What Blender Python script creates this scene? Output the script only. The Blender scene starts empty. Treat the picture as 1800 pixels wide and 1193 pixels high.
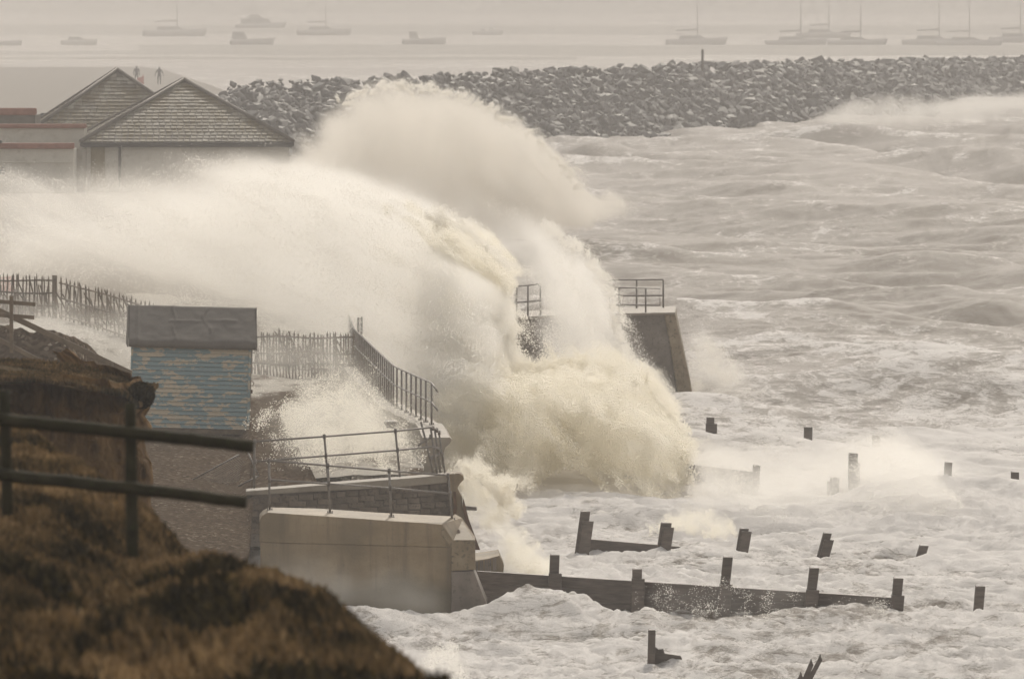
import bpy, math, random
import numpy as np
from mathutils import Vector, Matrix, Euler

random.seed(7)
RNG = np.random.default_rng(7)
sc = bpy.context.scene
COL = sc.collection
R = math.radians

# ------------------------------------------------------------------ camera
# long lens from a cliff top 13 m above the sea; Y runs away from the camera
F, H, YH = 18000.0, 13.0, -45.0          # focal length and horizon row of the 1800 px wide photograph
cam = bpy.data.cameras.new('camera')
camo = bpy.data.objects.new('camera', cam); COL.objects.link(camo)
camo.location = (0, 0, H); camo.rotation_euler = (math.pi/2, 0, 0)
cam.sensor_width = 36; cam.lens = 36*F/1800; cam.shift_y = -(596.5-YH)/1800
cam.clip_start = 1; cam.clip_end = 40000
cam.dof.use_dof = True; cam.dof.focus_distance = 235; cam.dof.aperture_fstop = 9.0
sc.camera = camo

# ------------------------------------------------------------------ sky and sun
SUN_EL, SUN_AZ = R(38), R(8)
w = bpy.data.worlds.new('World'); sc.world = w; w.use_nodes = True
nt = w.node_tree
sky = nt.nodes.new('ShaderNodeTexSky'); sky.sky_type = 'NISHITA'; sky.sun_disc = False
sky.sun_elevation = SUN_EL; sky.sun_rotation = SUN_AZ; sky.dust_density = 1.5; sky.air_density = 3.0; sky.altitude = 10
hs = nt.nodes.new('ShaderNodeHueSaturation'); hs.inputs['Saturation'].default_value = 0.18
tn = nt.nodes.new('ShaderNodeMix'); tn.data_type = 'RGBA'; tn.blend_type = 'MULTIPLY'; tn.inputs[0].default_value = 1
tn.inputs[7].default_value = (1.0, .95, .928, 1)
nt.links.new(sky.outputs[0], hs.inputs['Color']); nt.links.new(hs.outputs[0], tn.inputs[6])
nt.links.new(tn.outputs[2], nt.nodes['Background'].inputs[0])
nt.nodes['Background'].inputs[1].default_value = 0.15
sl = bpy.data.lights.new('sun', 'SUN'); sl.energy = 2.3; sl.angle = R(1.5); sl.color = (1, .91, .775)
so = bpy.data.objects.new('sun', sl); COL.objects.link(so)
sd = Vector((math.sin(SUN_AZ)*math.cos(SUN_EL), math.cos(SUN_AZ)*math.cos(SUN_EL), math.sin(SUN_EL)))
so.rotation_euler = sd.to_track_quat('Z', 'Y').to_euler(); so.location = (0, 100, 60)

vs = sc.view_settings
vs.view_transform = 'Standard'; vs.look = 'None'; vs.exposure = -0.33; vs.gamma = 1.0; vs.use_curve_mapping = False
cy = sc.cycles
cy.use_denoising = True; cy.use_adaptive_sampling = True; cy.adaptive_threshold = 0.05
cy.volume_step_rate = 20; cy.volume_bounces = 5; cy.max_bounces = 8; cy.diffuse_bounces = 3; cy.glossy_bounces = 2
cy.caustics_reflective = False; cy.caustics_refractive = False; cy.sample_clamp_indirect = 4

# ------------------------------------------------------------------ helpers
def P(px, py, d):
    """the point at distance d that the photograph shows at pixel (px, py)"""
    return Vector(((px-900)/F*d, d, H-(py-YH)/F*d))
def DZ(py, z=0.0): return F*(H-z)/(py-YH)
def PXX(px, d): return (px-900)/F*d
def PZ(py, d): return H-(py-YH)/F*d

_G = RNG.random((256, 256))*2*math.pi
GX, GY = np.cos(_G), np.sin(_G)
def perlin(x, y):
    x = np.asarray(x, float); y = np.asarray(y, float)
    xi = np.floor(x).astype(int); yi = np.floor(y).astype(int); fx = x-xi; fy = y-yi
    u = fx*fx*fx*(fx*(fx*6-15)+10); v = fy*fy*fy*(fy*(fy*6-15)+10)
    def g(i, j):
        a = (xi+i) & 255; b = (yi+j) & 255
        return GX[a, b]*(fx-i)+GY[a, b]*(fy-j)
    n0 = g(0, 0)+(g(1, 0)-g(0, 0))*u; n1 = g(0, 1)+(g(1, 1)-g(0, 1))*u
    return (n0+(n1-n0)*v)*1.4
def fbm(x, y, o=4, gain=.5):
    s = 0; a = 1; k = 1
    for i in range(o):
        s = s+a*perlin(x*k+17.3*i, y*k-9.1*i); a *= gain; k *= 2.03
    return s
_T = RNG.random((32, 32, 32)).astype(np.float32)
def vn3(x, y, z):
    x = np.asarray(x, np.float32); y = np.asarray(y, np.float32); z = np.asarray(z, np.float32)
    xi = np.floor(x).astype(np.int32); yi = np.floor(y).astype(np.int32); zi = np.floor(z).astype(np.int32)
    fx = x-xi; fy = y-yi; fz = z-zi
    fx = fx*fx*(3-2*fx); fy = fy*fy*(3-2*fy); fz = fz*fz*(3-2*fz)
    a = xi & 31; b = yi & 31; c = zi & 31; a1 = (xi+1) & 31; b1 = (yi+1) & 31; c1 = (zi+1) & 31
    L = lambda p, q, t: p+(q-p)*t
    return L(L(L(_T[a, b, c], _T[a1, b, c], fx), L(_T[a, b1, c], _T[a1, b1, c], fx), fy),
             L(L(_T[a, b, c1], _T[a1, b, c1], fx), L(_T[a, b1, c1], _T[a1, b1, c1], fx), fy), fz)*2-1
def fbm3(x, y, z, o=4, gain=.55):
    s = 0; a = 1; k = 1
    for i in range(o):
        s = s+a*vn3(x*k+5.7*i, y*k+3.1*i, z*k-7.7*i); a *= gain; k *= 2.05
    return s
def sstep(a, b, x):
    t = np.clip((x-a)/(b-a), 0, 1); return t*t*(3-2*t)

class MB:
    """collects shapes in world coordinates; build() links them as one mesh object"""
    def __init__(s): s.v = []; s.f = []
    def add(s, vs, fs):
        o = len(s.v); s.v += [tuple(v) for v in vs]; s.f += [tuple(i+o for i in f) for f in fs]; return s
    def box(s, c, size, rot=None):
        m = (rot.to_matrix() if isinstance(rot, Euler) else rot) if rot else Matrix.Identity(3)
        c = Vector(c); hx, hy, hz = [q/2 for q in size]
        return s.add([c+m @ Vector((x*hx, y*hy, z*hz)) for x in (-1, 1) for y in (-1, 1) for z in (-1, 1)],
                     [(0, 1, 3, 2), (4, 6, 7, 5), (0, 4, 5, 1), (2, 3, 7, 6), (0, 2, 6, 4), (1, 5, 7, 3)])
    def tube(s, pts, r, n=8, r2=None, cap=True):
        pts = [Vector(p) for p in pts]; k = len(pts); rings = []
        for i, p in enumerate(pts):
            t = (pts[min(i+1, k-1)]-pts[max(i-1, 0)]).normalized()
            a = t.cross(Vector((0, 0, 1)))
            if a.length < .05: a = t.cross(Vector((0, 1, 0)))
            a.normalize(); b = a.cross(t)
            rr = r if r2 is None else r+(r2-r)*i/(k-1)
            rings.append([p+a*math.cos(2*math.pi*j/n)*rr+b*math.sin(2*math.pi*j/n)*rr for j in range(n)])
        vs = [v for q in rings for v in q]
        fs = [(i*n+j, i*n+(j+1) % n, (i+1)*n+(j+1) % n, (i+1)*n+j) for i in range(k-1) for j in range(n)]
        if cap: fs += [tuple(range(n-1, -1, -1)), tuple((k-1)*n+j for j in range(n))]
        return s.add(vs, fs)
    def prism(s, front, back):
        """closed solid between two polygons with the same number of points"""
        n = len(front)
        return s.add(list(front)+list(back), [tuple(range(n)), tuple(range(2*n-1, n-1, -1))]+[(i, n+i, n+(i+1) % n, (i+1) % n) for i in range(n)])
    def build(s, name, m, parent=None, smooth=False, bevel=0):
        me = bpy.data.meshes.new(name)
        o = parent.matrix_world.translation if parent else Vector((0, 0, 0))
        if parent and parent.parent: o = ORG[parent.name]
        elif parent: o = ORG[parent.name]
        me.from_pydata([(a-o[0], b-o[1], c-o[2]) for a, b, c in s.v], [], s.f)
        me.materials.append(m)
        if smooth: me.polygons.foreach_set('use_smooth', [True]*len(me.polygons))
        ob = bpy.data.objects.new(name, me); COL.objects.link(ob)
        fixn(me)
        if parent: ob.parent = parent
        ORG[ob.name] = tuple(o)
        if bevel:
            b = ob.modifiers.new('bevel', 'BEVEL'); b.width = bevel; b.segments = 2; b.limit_method = 'ANGLE'; b.angle_limit = R(35)
        return ob
def fixn(me):
    import bmesh
    bm = bmesh.new(); bm.from_mesh(me); bmesh.ops.recalc_face_normals(bm, faces=bm.faces); bm.to_mesh(me); bm.free()
ORG = {}
def tag(o, label=None, cat=None, group=None, kind=None):
    if label: o['label'] = label
    if cat: o['category'] = cat
    if group: o['group'] = group
    if kind: o['kind'] = kind
    return o
def thing(name, label, cat, loc=(0, 0, 0), group=None):
    e = bpy.data.objects.new(name, None); COL.objects.link(e); e.location = loc; e.empty_display_size = .2
    ORG[e.name] = tuple(loc)
    return tag(e, label, cat, group)
def inst(name, me, parent, mat4, material=None):
    """one more object that shares mesh data; mat4 in world space, the parent only translated"""
    o = bpy.data.objects.new(name, me); COL.objects.link(o)
    if parent:
        o.parent = parent; q = ORG[parent.name]
        mat4 = Matrix.Translation((-q[0], -q[1], -q[2])) @ mat4
    o.matrix_local = mat4
    return o
def grid_mesh(name, X, Y, Z, m, smooth=True, attrs=None, wrap=False):
    nr, nc = X.shape
    me = bpy.data.meshes.new(name)
    co = np.stack([X, Y, Z], -1).reshape(-1, 3).astype(np.float32)
    i = np.arange(nr*nc).reshape(nr, nc)
    q = np.stack([i[:-1, :-1], i[:-1, 1:], i[1:, 1:], i[1:, :-1]], -1).reshape(-1, 4)
    me.vertices.add(len(co)); me.vertices.foreach_set('co', co.ravel())
    me.loops.add(q.size); me.loops.foreach_set('vertex_index', q.ravel().astype(np.int32))
    me.polygons.add(len(q)); me.polygons.foreach_set('loop_start', np.arange(0, q.size, 4, dtype=np.int32))
    me.polygons.foreach_set('use_smooth', np.full(len(q), smooth))
    for k, a in (attrs or {}).items():
        t = me.attributes.new(k, 'FLOAT', 'POINT'); t.data.foreach_set('value', np.asarray(a, np.float32).ravel())
    me.update(calc_edges=True); me.validate()
    me.materials.append(m)
    o = bpy.data.objects.new(name, me); COL.objects.link(o); ORG[o.name] = (0, 0, 0)
    return o

# ------------------------------------------------------------------ materials
class NT:
    def __init__(s, name):
        s.m = bpy.data.materials.new(name); s.m.use_nodes = True; s.t = s.m.node_tree; s.n = s.t.nodes
        s.b = s.n['Principled BSDF']
    def node(s, t, **kw):
        n = s.n.new(t)
        for k, v in kw.items(): setattr(n, k, v)
        return n
    def link(s, a, b): s.t.links.new(a, b)
    def pos(s, scale=(1, 1, 1), kind='world', rnd=0):
        if kind == 'world': src = s.node('ShaderNodeNewGeometry').outputs['Position']
        else: src = s.node('ShaderNodeTexCoord').outputs['Object']
        mp = s.node('ShaderNodeMapping'); mp.inputs['Scale'].default_value = scale; s.link(src, mp.inputs['Vector'])
        if rnd:
            oi = s.node('ShaderNodeObjectInfo'); mu = s.node('ShaderNodeMath', operation='MULTIPLY'); mu.inputs[1].default_value = rnd
            s.link(oi.outputs['Random'], mu.inputs[0]); s.link(mu.outputs[0], mp.inputs['Location'])
        return mp.outputs[0]
    def noise(s, vec, scale, detail=4, rough=.55, dist=0):
        n = s.node('ShaderNodeTexNoise'); n.inputs['Scale'].default_value = scale; n.inputs['Detail'].default_value = detail
        n.inputs['Roughness'].default_value = rough; n.inputs['Distortion'].default_value = dist
        s.link(vec, n.inputs['Vector']); return n.outputs['Fac']
    def ramp(s, fac, stops):
        r = s.node('ShaderNodeValToRGB'); e = r.color_ramp.elements
        while len(e) < len(stops): e.new(.5)
        for q, (p, c) in zip(e, stops): q.position = p; q.color = (*c, 1) if len(c) == 3 else c
        s.link(fac, r.inputs['Fac']); return r.outputs['Color']
    def mix(s, fac, a, b, mode='MIX'):
        n = s.node('ShaderNodeMix', data_type='RGBA', blend_type=mode)
        for sock, v in ((n.inputs[0], fac), (n.inputs[6], a), (n.inputs[7], b)):
            if hasattr(v, 'is_output'): s.link(v, sock)
            elif isinstance(v, (int, float)): sock.default_value = v
            else: sock.default_value = (*v, 1)
        return n.outputs[2]
    def math(s, op, a, b=None, clamp=False):
        n = s.node('ShaderNodeMath', operation=op, use_clamp=clamp)
        for k, v in enumerate((a, b)):
            if v is None: continue
            if hasattr(v, 'is_output'): s.link(v, n.inputs[k])
            else: n.inputs[k].default_value = v
        return n.outputs[0]
    def set(s, color=None, rough=None, bump=None, bstr=.3, bdist=.02, spec=None):
        for k, v in (('Base Color', color), ('Roughness', rough), ('Specular IOR Level', spec)):
            if v is None: continue
            if hasattr(v, 'is_output'): s.link(v, s.b.inputs[k])
            elif isinstance(v, (int, float)): s.b.inputs[k].default_value = v
            else: s.b.inputs[k].default_value = (*v, 1)
        if bump is not None:
            b = s.node('ShaderNodeBump'); b.inputs['Strength'].default_value = bstr; b.inputs['Distance'].default_value = bdist
            s.link(bump, b.inputs['Height']); s.link(b.outputs[0], s.b.inputs['Normal'])
        return s.m
def simple(name, c1, c2, scale=2, rough=.7, bstr=.3, bdist=.02, stretch=(1, 1, 1), rnd=0, kind='world', c3=None, detail=5, vary=0):
    q = NT(name); v = q.pos(stretch, kind, rnd)
    n = q.noise(v, scale, detail); n2 = q.noise(v, scale*6, 3)
    col = q.ramp(n, [(.32, c1), (.68, c2)])
    if c3: col = q.mix(q.ramp(n2, [(.55, (0, 0, 0)), (.7, (1, 1, 1))]), col, c3)
    if vary:
        oi = q.node('ShaderNodeObjectInfo'); k = q.math('MULTIPLY_ADD', oi.outputs['Random'], vary); k.node.inputs[2].default_value = 1-vary*.5
        cc = q.node('ShaderNodeCombineColor'); [q.link(k, cc.inputs[j]) for j in range(3)]
        col = q.mix(1.0, col, cc.outputs[0], 'MULTIPLY')
    h = q.math('ADD', n, q.math('MULTIPLY', n2, .4))
    return q.set(col, rough, h, bstr, bdist, .25)

M = {}
def stained_concrete():
    q = NT('stained_concrete'); v = q.pos((.7, .7, 1.2)); n = q.noise(v, 1.3, 8, .65); st = q.noise(q.pos((5, 5, .35)), 1.2, 5, .6); n2 = q.noise(q.pos(), 22, 4); big = q.noise(q.pos(), .7, 3)
    c = q.ramp(n, [(.3, (.23, .17, .10)), (.7, (.36, .28, .18))])
    c = q.mix(q.ramp(st, [(.5, (0, 0, 0)), (.68, (.75, .75, .75))]), c, (.16, .125, .085))
    c = q.mix(q.ramp(big, [(.42, (0, 0, 0)), (.6, (.75, .75, .75))]), c, (.17, .135, .085))
    c = q.mix(q.ramp(n2, [(.6, (0, 0, 0)), (.72, (.5, .5, .5))]), c, (.12, .10, .08))
    sx = q.node('ShaderNodeSeparateXYZ'); q.link(q.node('ShaderNodeNewGeometry').outputs['Position'], sx.inputs[0])
    tide = q.math('ADD', sx.outputs['Z'], q.math('MULTIPLY', q.math('SUBTRACT', big, .5), .9))
    c = q.mix(q.ramp(tide, [(.42, (.85, .85, .85)), (.75, (0, 0, 0))]), c, q.mix(n2, (.075, .062, .035), (.13, .11, .065)))     # weed and wet up to the tide line
    return q.set(c, .6, q.math('ADD', n, q.math('MULTIPLY', n2, .6)), .5, .018, .3)
M['concrete'] = stained_concrete()
M['concrete_dark'] = simple('wet_concrete', (.13, .11, .092), (.23, .195, .165), 2, .5, .3, .02, c3=(.10, .085, .07))
M['concrete_brown'] = simple('algae_concrete', (.17, .13, .08), (.30, .24, .16), 2.5, .6, .4, .02, c3=(.1, .08, .05))
M['stone'] = simple('wall_stone', (.13, .105, .08), (.22, .18, .14), 3, .6, .6, .02, c3=(.08, .065, .05), vary=.4)
M['coping'] = simple('weathered_coping', (.22, .19, .15), (.33, .29, .235), 2, .55, .4, .015)
M['steel'] = simple('galvanised_steel', (.17, .155, .14), (.27, .25, .23), 8, .42, .1, .002, c3=(.16, .10, .06))
M['groyne'] = simple('groyne_timber', (.07, .057, .048), (.14, .115, .098), 3, .5, .5, .02, stretch=(1, 1, 6), vary=.4)
M['pale'] = simple('chestnut_pale', (.12, .095, .07), (.22, .18, .14), 6, .7, .3, .01, vary=.5)
M['log'] = simple('mossy_log', (.022, .02, .010), (.05, .042, .022), 7, .85, .6, .01, c3=(.045, .05, .018))
M['beam'] = simple('weathered_beam', (.10, .075, .05), (.19, .145, .10), 5, .7, .4, .01)
M['render'] = simple('lime_render', (.50, .475, .42), (.60, .57, .51), .8, .85, .2, .01, c3=(.46, .43, .37))
M['pilaster'] = simple('stained_pilaster', (.22, .18, .11), (.30, .25, .17), 2, .8, .2, .01)
M['redcope'] = simple('red_tile_coping', (.20, .075, .05), (.30, .13, .09), 3, .7, .3, .01)
M['lead'] = simple('lead_flashing', (.10, .085, .07), (.17, .15, .13), 2, .6, .3, .02)
M['gutter'] = simple('black_gutter', (.035, .032, .03), (.06, .055, .05), 3, .5)
M['trim'] = simple('weathered_trim', (.30, .25, .17), (.20, .25, .26), 9, .7, .2, .005)
M['rust'] = simple('rusty_steel', (.08, .045, .03), (.16, .09, .05), 6, .8, .5, .01)
M['hull_hazed'] = simple('hazed_hull', (.42, .40, .39), (.48, .46, .45), 1, .5)  # hull colour paled to stand in for haze over the distance
M['hull_white'] = simple('white_hull', (.35, .34, .33), (.42, .41, .40), 1, .4)
M['deck'] = simple('boat_deck', (.22, .21, .20), (.30, .29, .27), 1, .6)
M['mast'] = simple('mast_alloy', (.26, .25, .25), (.32, .3, .3), 1, .5)
M['sailcloth'] = simple('sail_cover', (.24, .225, .23), (.3, .28, .29), 1, .8)
M['bodywhite'] = simple('bright_cover', (.75, .75, .73), (.8, .8, .78), 1, .5)
M['coat'] = simple('dark_clothing', (.03, .028, .03), (.05, .045, .045), 5, .9)
M['coat_grey'] = simple('grey_clothing', (.05, .045, .045), (.075, .07, .07), 5, .9)
M['red'] = simple('red_canvas', (.42, .10, .07), (.5, .13, .10), 4, .8)
M['mud'] = simple('lagoon_mud', (.13, .115, .095), (.20, .18, .15), .02, .7, .1, .05, stretch=(.3, 1, 1))
M['wire'] = simple('fence_wire', (.20, .19, .18), (.26, .25, .23), 3, .5)

def rock_mat():
    q = NT('breakwater_rock'); v = q.pos((1, 1, 1), 'world')
    oi = q.node('ShaderNodeObjectInfo')
    n = q.noise(v, .9, 5, .6); n2 = q.noise(v, 5, 4)
    c = q.ramp(n, [(.3, (.03, .027, .026)), (.7, (.135, .126, .12))])
    c = q.mix(.35, c, q.ramp(n2, [(.4, (.02, .018, .017)), (.6, (.17, .16, .152))]))
    return q.set(c, .55, n2, .6, .12)
M['rock'] = rock_mat()

def slate_mat():
    q = NT('mossy_slate'); v = q.pos()
    n = q.noise(v, .55, 4, .6); n2 = q.noise(v, 3.5, 4); at = q.node('ShaderNodeAttribute', attribute_name='tint').outputs['Fac']
    c = q.ramp(at, [(0, (.11, .095, .07)), (.5, (.22, .195, .155)), (1, (.36, .33, .28))])
    moss = q.ramp(n, [(.42, (0, 0, 0)), (.58, (1, 1, 1))])
    c = q.mix(q.math('MULTIPLY', moss, .85), c, q.mix(n2, (.085, .055, .02), (.17, .13, .045)))
    c = q.mix(q.ramp(n2, [(.58, (0, 0, 0)), (.72, (.6, .6, .6))]), c, (.10, .10, .055))
    return q.set(c, .6, n2, .3, .01)
M['slate'] = slate_mat()

def board_mat():
    q = NT('peeling_blue_board')
    v = q.pos((1.7, 1, 3.6), 'object', 40); n = q.noise(v, 1.5, 6, .66); n2 = q.noise(q.pos((.5, 1, 1.1), 'world'), 1.6, 3)
    k = q.math('ADD', n, q.math('MULTIPLY', q.math('SUBTRACT', n2, .5), .45))
    f = q.ramp(k, [(.515, (0, 0, 0)), (.545, (1, 1, 1))])
    fine = q.noise(q.pos((1, 1, 8), 'object', 9), 14, 4)
    blue = q.ramp(fine, [(.3, (.18, .265, .295)), (.7, (.25, .335, .36))])
    wood = q.ramp(fine, [(.3, (.42, .36, .27)), (.7, (.58, .51, .40))])
    return q.set(q.mix(f, blue, wood), .6, q.math('ADD', fine, q.math('MULTIPLY', f, -.4)), .35, .006)
M['board'] = board_mat()

def felt_mat():
    q = NT('roofing_felt'); v = q.pos((1, 1, 1))
    n = q.noise(v, 3, 5); n2 = q.noise(v, 60, 2)
    c = q.ramp(n, [(.3, (.095, .084, .072)), (.7, (.14, .125, .108))])
    c = q.mix(.25, c, q.ramp(n2, [(.4, (.08, .07, .06)), (.6, (.22, .2, .18))]))
    return q.set(c, .8, n2, .2, .005)
M['felt'] = felt_mat()

def shingle_mat():
    q = NT('shingle'); v = q.pos((1, 1, 1))
    vo = q.node('ShaderNodeTexVoronoi'); vo.inputs['Scale'].default_value = 14; q.link(v, vo.inputs['Vector'])
    n = q.noise(v, .5, 4); n3 = q.noise(v, 30, 2)
    sep = q.node('ShaderNodeSeparateColor'); q.link(vo.outputs['Color'], sep.inputs[0])
    c = q.ramp(sep.outputs[0], [(0, (.045, .033, .023)), (.6, (.115, .085, .06)), (.93, (.19, .15, .11)), (1, (.42, .37, .30))])
    c = q.mix(q.ramp(n, [(.35, (0, 0, 0)), (.65, (.7, .7, .7))]), c, (.09, .068, .05))
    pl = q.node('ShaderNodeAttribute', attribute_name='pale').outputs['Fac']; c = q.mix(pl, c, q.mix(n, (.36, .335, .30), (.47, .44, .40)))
    at = q.node('ShaderNodeAttribute', attribute_name='foam').outputs['Fac']
    fo = q.ramp(q.math('ADD', at, q.math('MULTIPLY', q.math('SUBTRACT', q.noise(q.pos((1, .25, 1)), 2.2, 6, .7), .5), .9)), [(.42, (0, 0, 0)), (.62, (1, 1, 1))])
    c = q.mix(fo, c, (.50, .47, .42))
    return q.set(c, q.ramp(n3, [(.4, (.5, .5, .5)), (.7, (.85, .85, .85))]), vo.outputs['Distance'], .6, .02, 0.0)
M['shingle'] = shingle_mat()

def earth_mat():
    q = NT('eroded_earth'); v = q.pos((2.2, 2.2, .35)); n = q.noise(v, 1.6, 6, .65); n2 = q.noise(q.pos(), 5, 4)
    c = q.ramp(n, [(.3, (.045, .024, .009)), (.5, (.16, .09, .034)), (.72, (.32, .20, .088))])
    c = q.mix(q.ramp(n2, [(.55, (0, 0, 0)), (.75, (.5, .5, .5))]), c, (.19, .135, .075))
    return q.set(c, .9, q.math('ADD', n, n2), .8, .12, .1)
M['earth'] = earth_mat()

def turf_mat():
    q = NT('heath_turf'); v = q.pos(); n = q.noise(v, 1.3, 5, .6); n2 = q.noise(v, 9, 4)
    c = q.ramp(n, [(.3, (.012, .008, .003)), (.5, (.075, .046, .017)), (.75, (.20, .125, .055))])
    c = q.mix(q.ramp(n2, [(.5, (0, 0, 0)), (.7, (.5, .5, .5))]), c, (.04, .042, .014))
    return q.set(c, .95, n2, .8, .05, .05)
M['turf'] = turf_mat()

def blade_mat(name, ramp):
    q = NT(name); at = q.node('ShaderNodeAttribute', attribute_name='tint').outputs['Fac']
    c = q.ramp(at, ramp)
    q.set(c, .8); 
    tr = q.node('ShaderNodeBsdfTranslucent'); q.link(c, tr.inputs['Color'])
    mx = q.node('ShaderNodeMixShader'); mx.inputs[0].default_value = .35
    out = [n for n in q.n if n.type == 'OUTPUT_MATERIAL'][0]
    q.link(q.b.outputs[0], mx.inputs[1]); q.link(tr.outputs[0], mx.inputs[2]); q.link(mx.outputs[0], out.inputs['Surface'])
    return q.m
M['grass'] = blade_mat('dry_grass', [(0, (.012, .010, .004)), (.3, (.07, .048, .022)), (.65, (.19, .122, .058)), (1, (.36, .25, .13))])
M['gorse'] = blade_mat('dark_heath', [(0, (.006, .005, .002)), (.5, (.022, .017, .007)), (1, (.075, .055, .022))])

def sea_mat():
    q = NT('storm_sea')
    at = q.node('ShaderNodeAttribute', attribute_name='foam').outputs['Fac']
    n1 = q.noise(q.pos((.5, .10, 2.2)), 2.3, 9, .76, 1.6); n2 = q.noise(q.pos((.8, .09, 3.0)), 13, 6, .75, .8); n3 = q.noise(q.pos((.35, .12, .9)), .9, 5, .6, .8)
    k = q.math('ADD', at, q.math('ADD', q.math('MULTIPLY', q.math('SUBTRACT', n1, .5), 2.5), q.math('ADD', q.math('MULTIPLY', q.math('SUBTRACT', n2, .5), .95), q.math('MULTIPLY', q.math('SUBTRACT', n3, .5), 1.9))))
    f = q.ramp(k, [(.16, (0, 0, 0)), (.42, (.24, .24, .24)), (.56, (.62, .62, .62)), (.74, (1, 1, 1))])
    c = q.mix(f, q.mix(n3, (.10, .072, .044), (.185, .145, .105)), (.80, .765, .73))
    h = q.math('ADD', q.math('MULTIPLY', n1, .8), q.math('MULTIPLY', n2, .45))
    ro = q.ramp(f, [(0, (.28, .28, .28)), (1, (.5, .5, .5))])
    return q.set(c, ro, h, .75, .10, q.ramp(f, [(0, (.05, .05, .05)), (.5, (.03, .03, .03)), (1, (.02, .02, .02))]))
M['sea'] = sea_mat()

# ================================================================== THE SETTING
# ---- sea: one sheet from under the cliff to the horizon, storm waves modelled, finer near the camera
def ease_rows():
    rows = [120, 150, 165]
    y = 172.0
    while y < 330: rows.append(y); y += .24
    while y < 620: rows.append(y); y += .24*(y/330)**2.2
    while y < 1150: rows.append(y); y += 1.6*(y/620)**1.3
    while y < 5200: rows.append(y); y *= 1.012
    return np.array(rows+[7000, 11000, 20000])
ys = ease_rows()
uc = np.linspace(-1, 1, 440)
uo = np.array([1.25, 2, 5, 15])
us = np.concatenate([-uo[::-1], uc, uo])
SX = us[None, :]*(ys[:, None]*.058+1.5); SX[:, :4] -= 200*np.array([3, 2, 1, .0]); SX[:, -4:] += 200*np.array([0, 1, 2, 3])
SX = np.clip(SX, -6000, 6000)
SY = np.repeat(ys[:, None], len(us), 1)
def swell(X, Y):
    h = 0
    for k, (ang, lam, amp, ph) in enumerate([(205, 34, .34, .3), (222, 23, .26, 1.9), (196, 16, .19, 4.0), (236, 11, .13, 2.2), (212, 7.5, .09, 5.1)]):
        a = R(ang); s = X*math.cos(a)+Y*math.sin(a)*.8
        env = .35+.9*np.clip(fbm(X/lam*.35+k*11, Y/lam*.22+k*7, 2)+.35, 0, 1.3)
        th = 2*math.pi*s/lam+ph+1.6*fbm(X/lam*.5-k, Y/lam*.4, 2)
        h = h+amp*env*(2*((np.sin(th)+1)/2)**1.7-.75)
    return h
def chop(X, Y):
    xw = X+1.2*fbm(X*.15, Y*.1, 2); yw = Y+.25*X+1.5*fbm(X*.2+8, Y*.12, 2)      # crests drawn out across the wind
    a = 1-np.abs(fbm(xw*.13+3, yw*.17, 2)); b = 1-np.abs(fbm(xw*.34, yw*.42+9, 3)); c = fbm(xw*.9, yw*.8, 3)
    e2 = 1-np.abs(fbm(xw*1.3+40, yw*1.5, 2)); g2 = fbm(xw*3.1, yw*2.6+5, 2)
    nr = 1-.6*sstep(235, 330, Y)
    return (.40*(a-.62)+.24*(b-.62)*(.35+.65*nr)+.05*c*nr+(.07*(e2-.6)+.02*g2)*nr)*(.62+.38*nr)+(.07*(e2-.6)+.03*g2)*(1-sstep(228, 262, Y))
lag = 1-sstep(755, 790, SY-5.28*SX)           # calm lagoon behind the breakwater
near = sstep(160, 230, SY)
SW, CH = swell(SX, SY), chop(SX, SY)
surf = np.exp(-((SY-250)/70)**2); bright = np.exp(-((SY-262)/np.where(SY < 262, 34, 26))**2)*sstep(-3, 0, SX)  # bright: band of sun glare on the water, painted in as whiter foam
SZ = lag*(SW*(.32+1.2*sstep(225, 340, SY))+CH*(1.0+.15*surf)) - .15 - .2*np.exp(-((SY-262)/30)**2)
rip = fbm(SX*.05, SY*.02, 3)
SZ += (1-lag)*.06*rip
# heaped shore break in front of the concrete pier and along the groyne
def heap(px, py, d, rx, ry, hgt):
    c = P(px, py, d); return hgt*np.exp(-((SX-c.x)/rx)**2-((SY-d)/ry)**2)
SZ += heap(955, 1040, 207.3, 1.2, 2.2, .62)+heap(1500, 1070, 206.6, .8, 1.5, .15)+heap(1140, 1060, 205.5, .45, 1.5, .35)+heap(1750, 900, 250, 3.0, 8, .55)+heap(1560, 880, 254, 1.6, 5, .45)+heap(1440, 1080, 204, 1.4, 3, .12)+heap(660, 1060, 206.6, 2.2, 1.3, .34)+heap(1450, 560, 385, 2.6, 16, .9)+heap(1720, 560, 390, 3, 14, .7)+heap(1050, 265, 730, 2.5, 10, 1.0)+heap(1500, 300, 640, 6, 20, .7)+heap(1130, 690, 315.5, 3.5, 2.2, .75)+heap(960, 700, 314, 3, 3, .6)
foam = .47+.5*np.clip(CH*1.6, -.3, .5)+.28*fbm(SX*.12, SY*.035, 3)+.16*surf+.42*bright-.38*sstep(275, 390, SY)+.1*np.clip(-SW, -.5, .5)  # foam cover, with the painted glare band added
cap = sstep(.30, .62, SW+.5*CH+.22*fbm(SX*.25+9, SY*.12, 3)); foam = foam+.5*cap*sstep(260, 330, SY)*np.clip(.45+fbm(SX*.2+50, SY*.07, 3), 0, 1)
foam = foam-.02*(1-sstep(222, 250, SY))
foam = np.where(lag > .5, foam, .30+.34*fbm(SX*.008+3, SY*.012, 3))
sea = grid_mesh('sea', SX, SY, SZ, M['sea'], True, {'foam': foam}); tag(sea, kind='structure')

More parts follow.
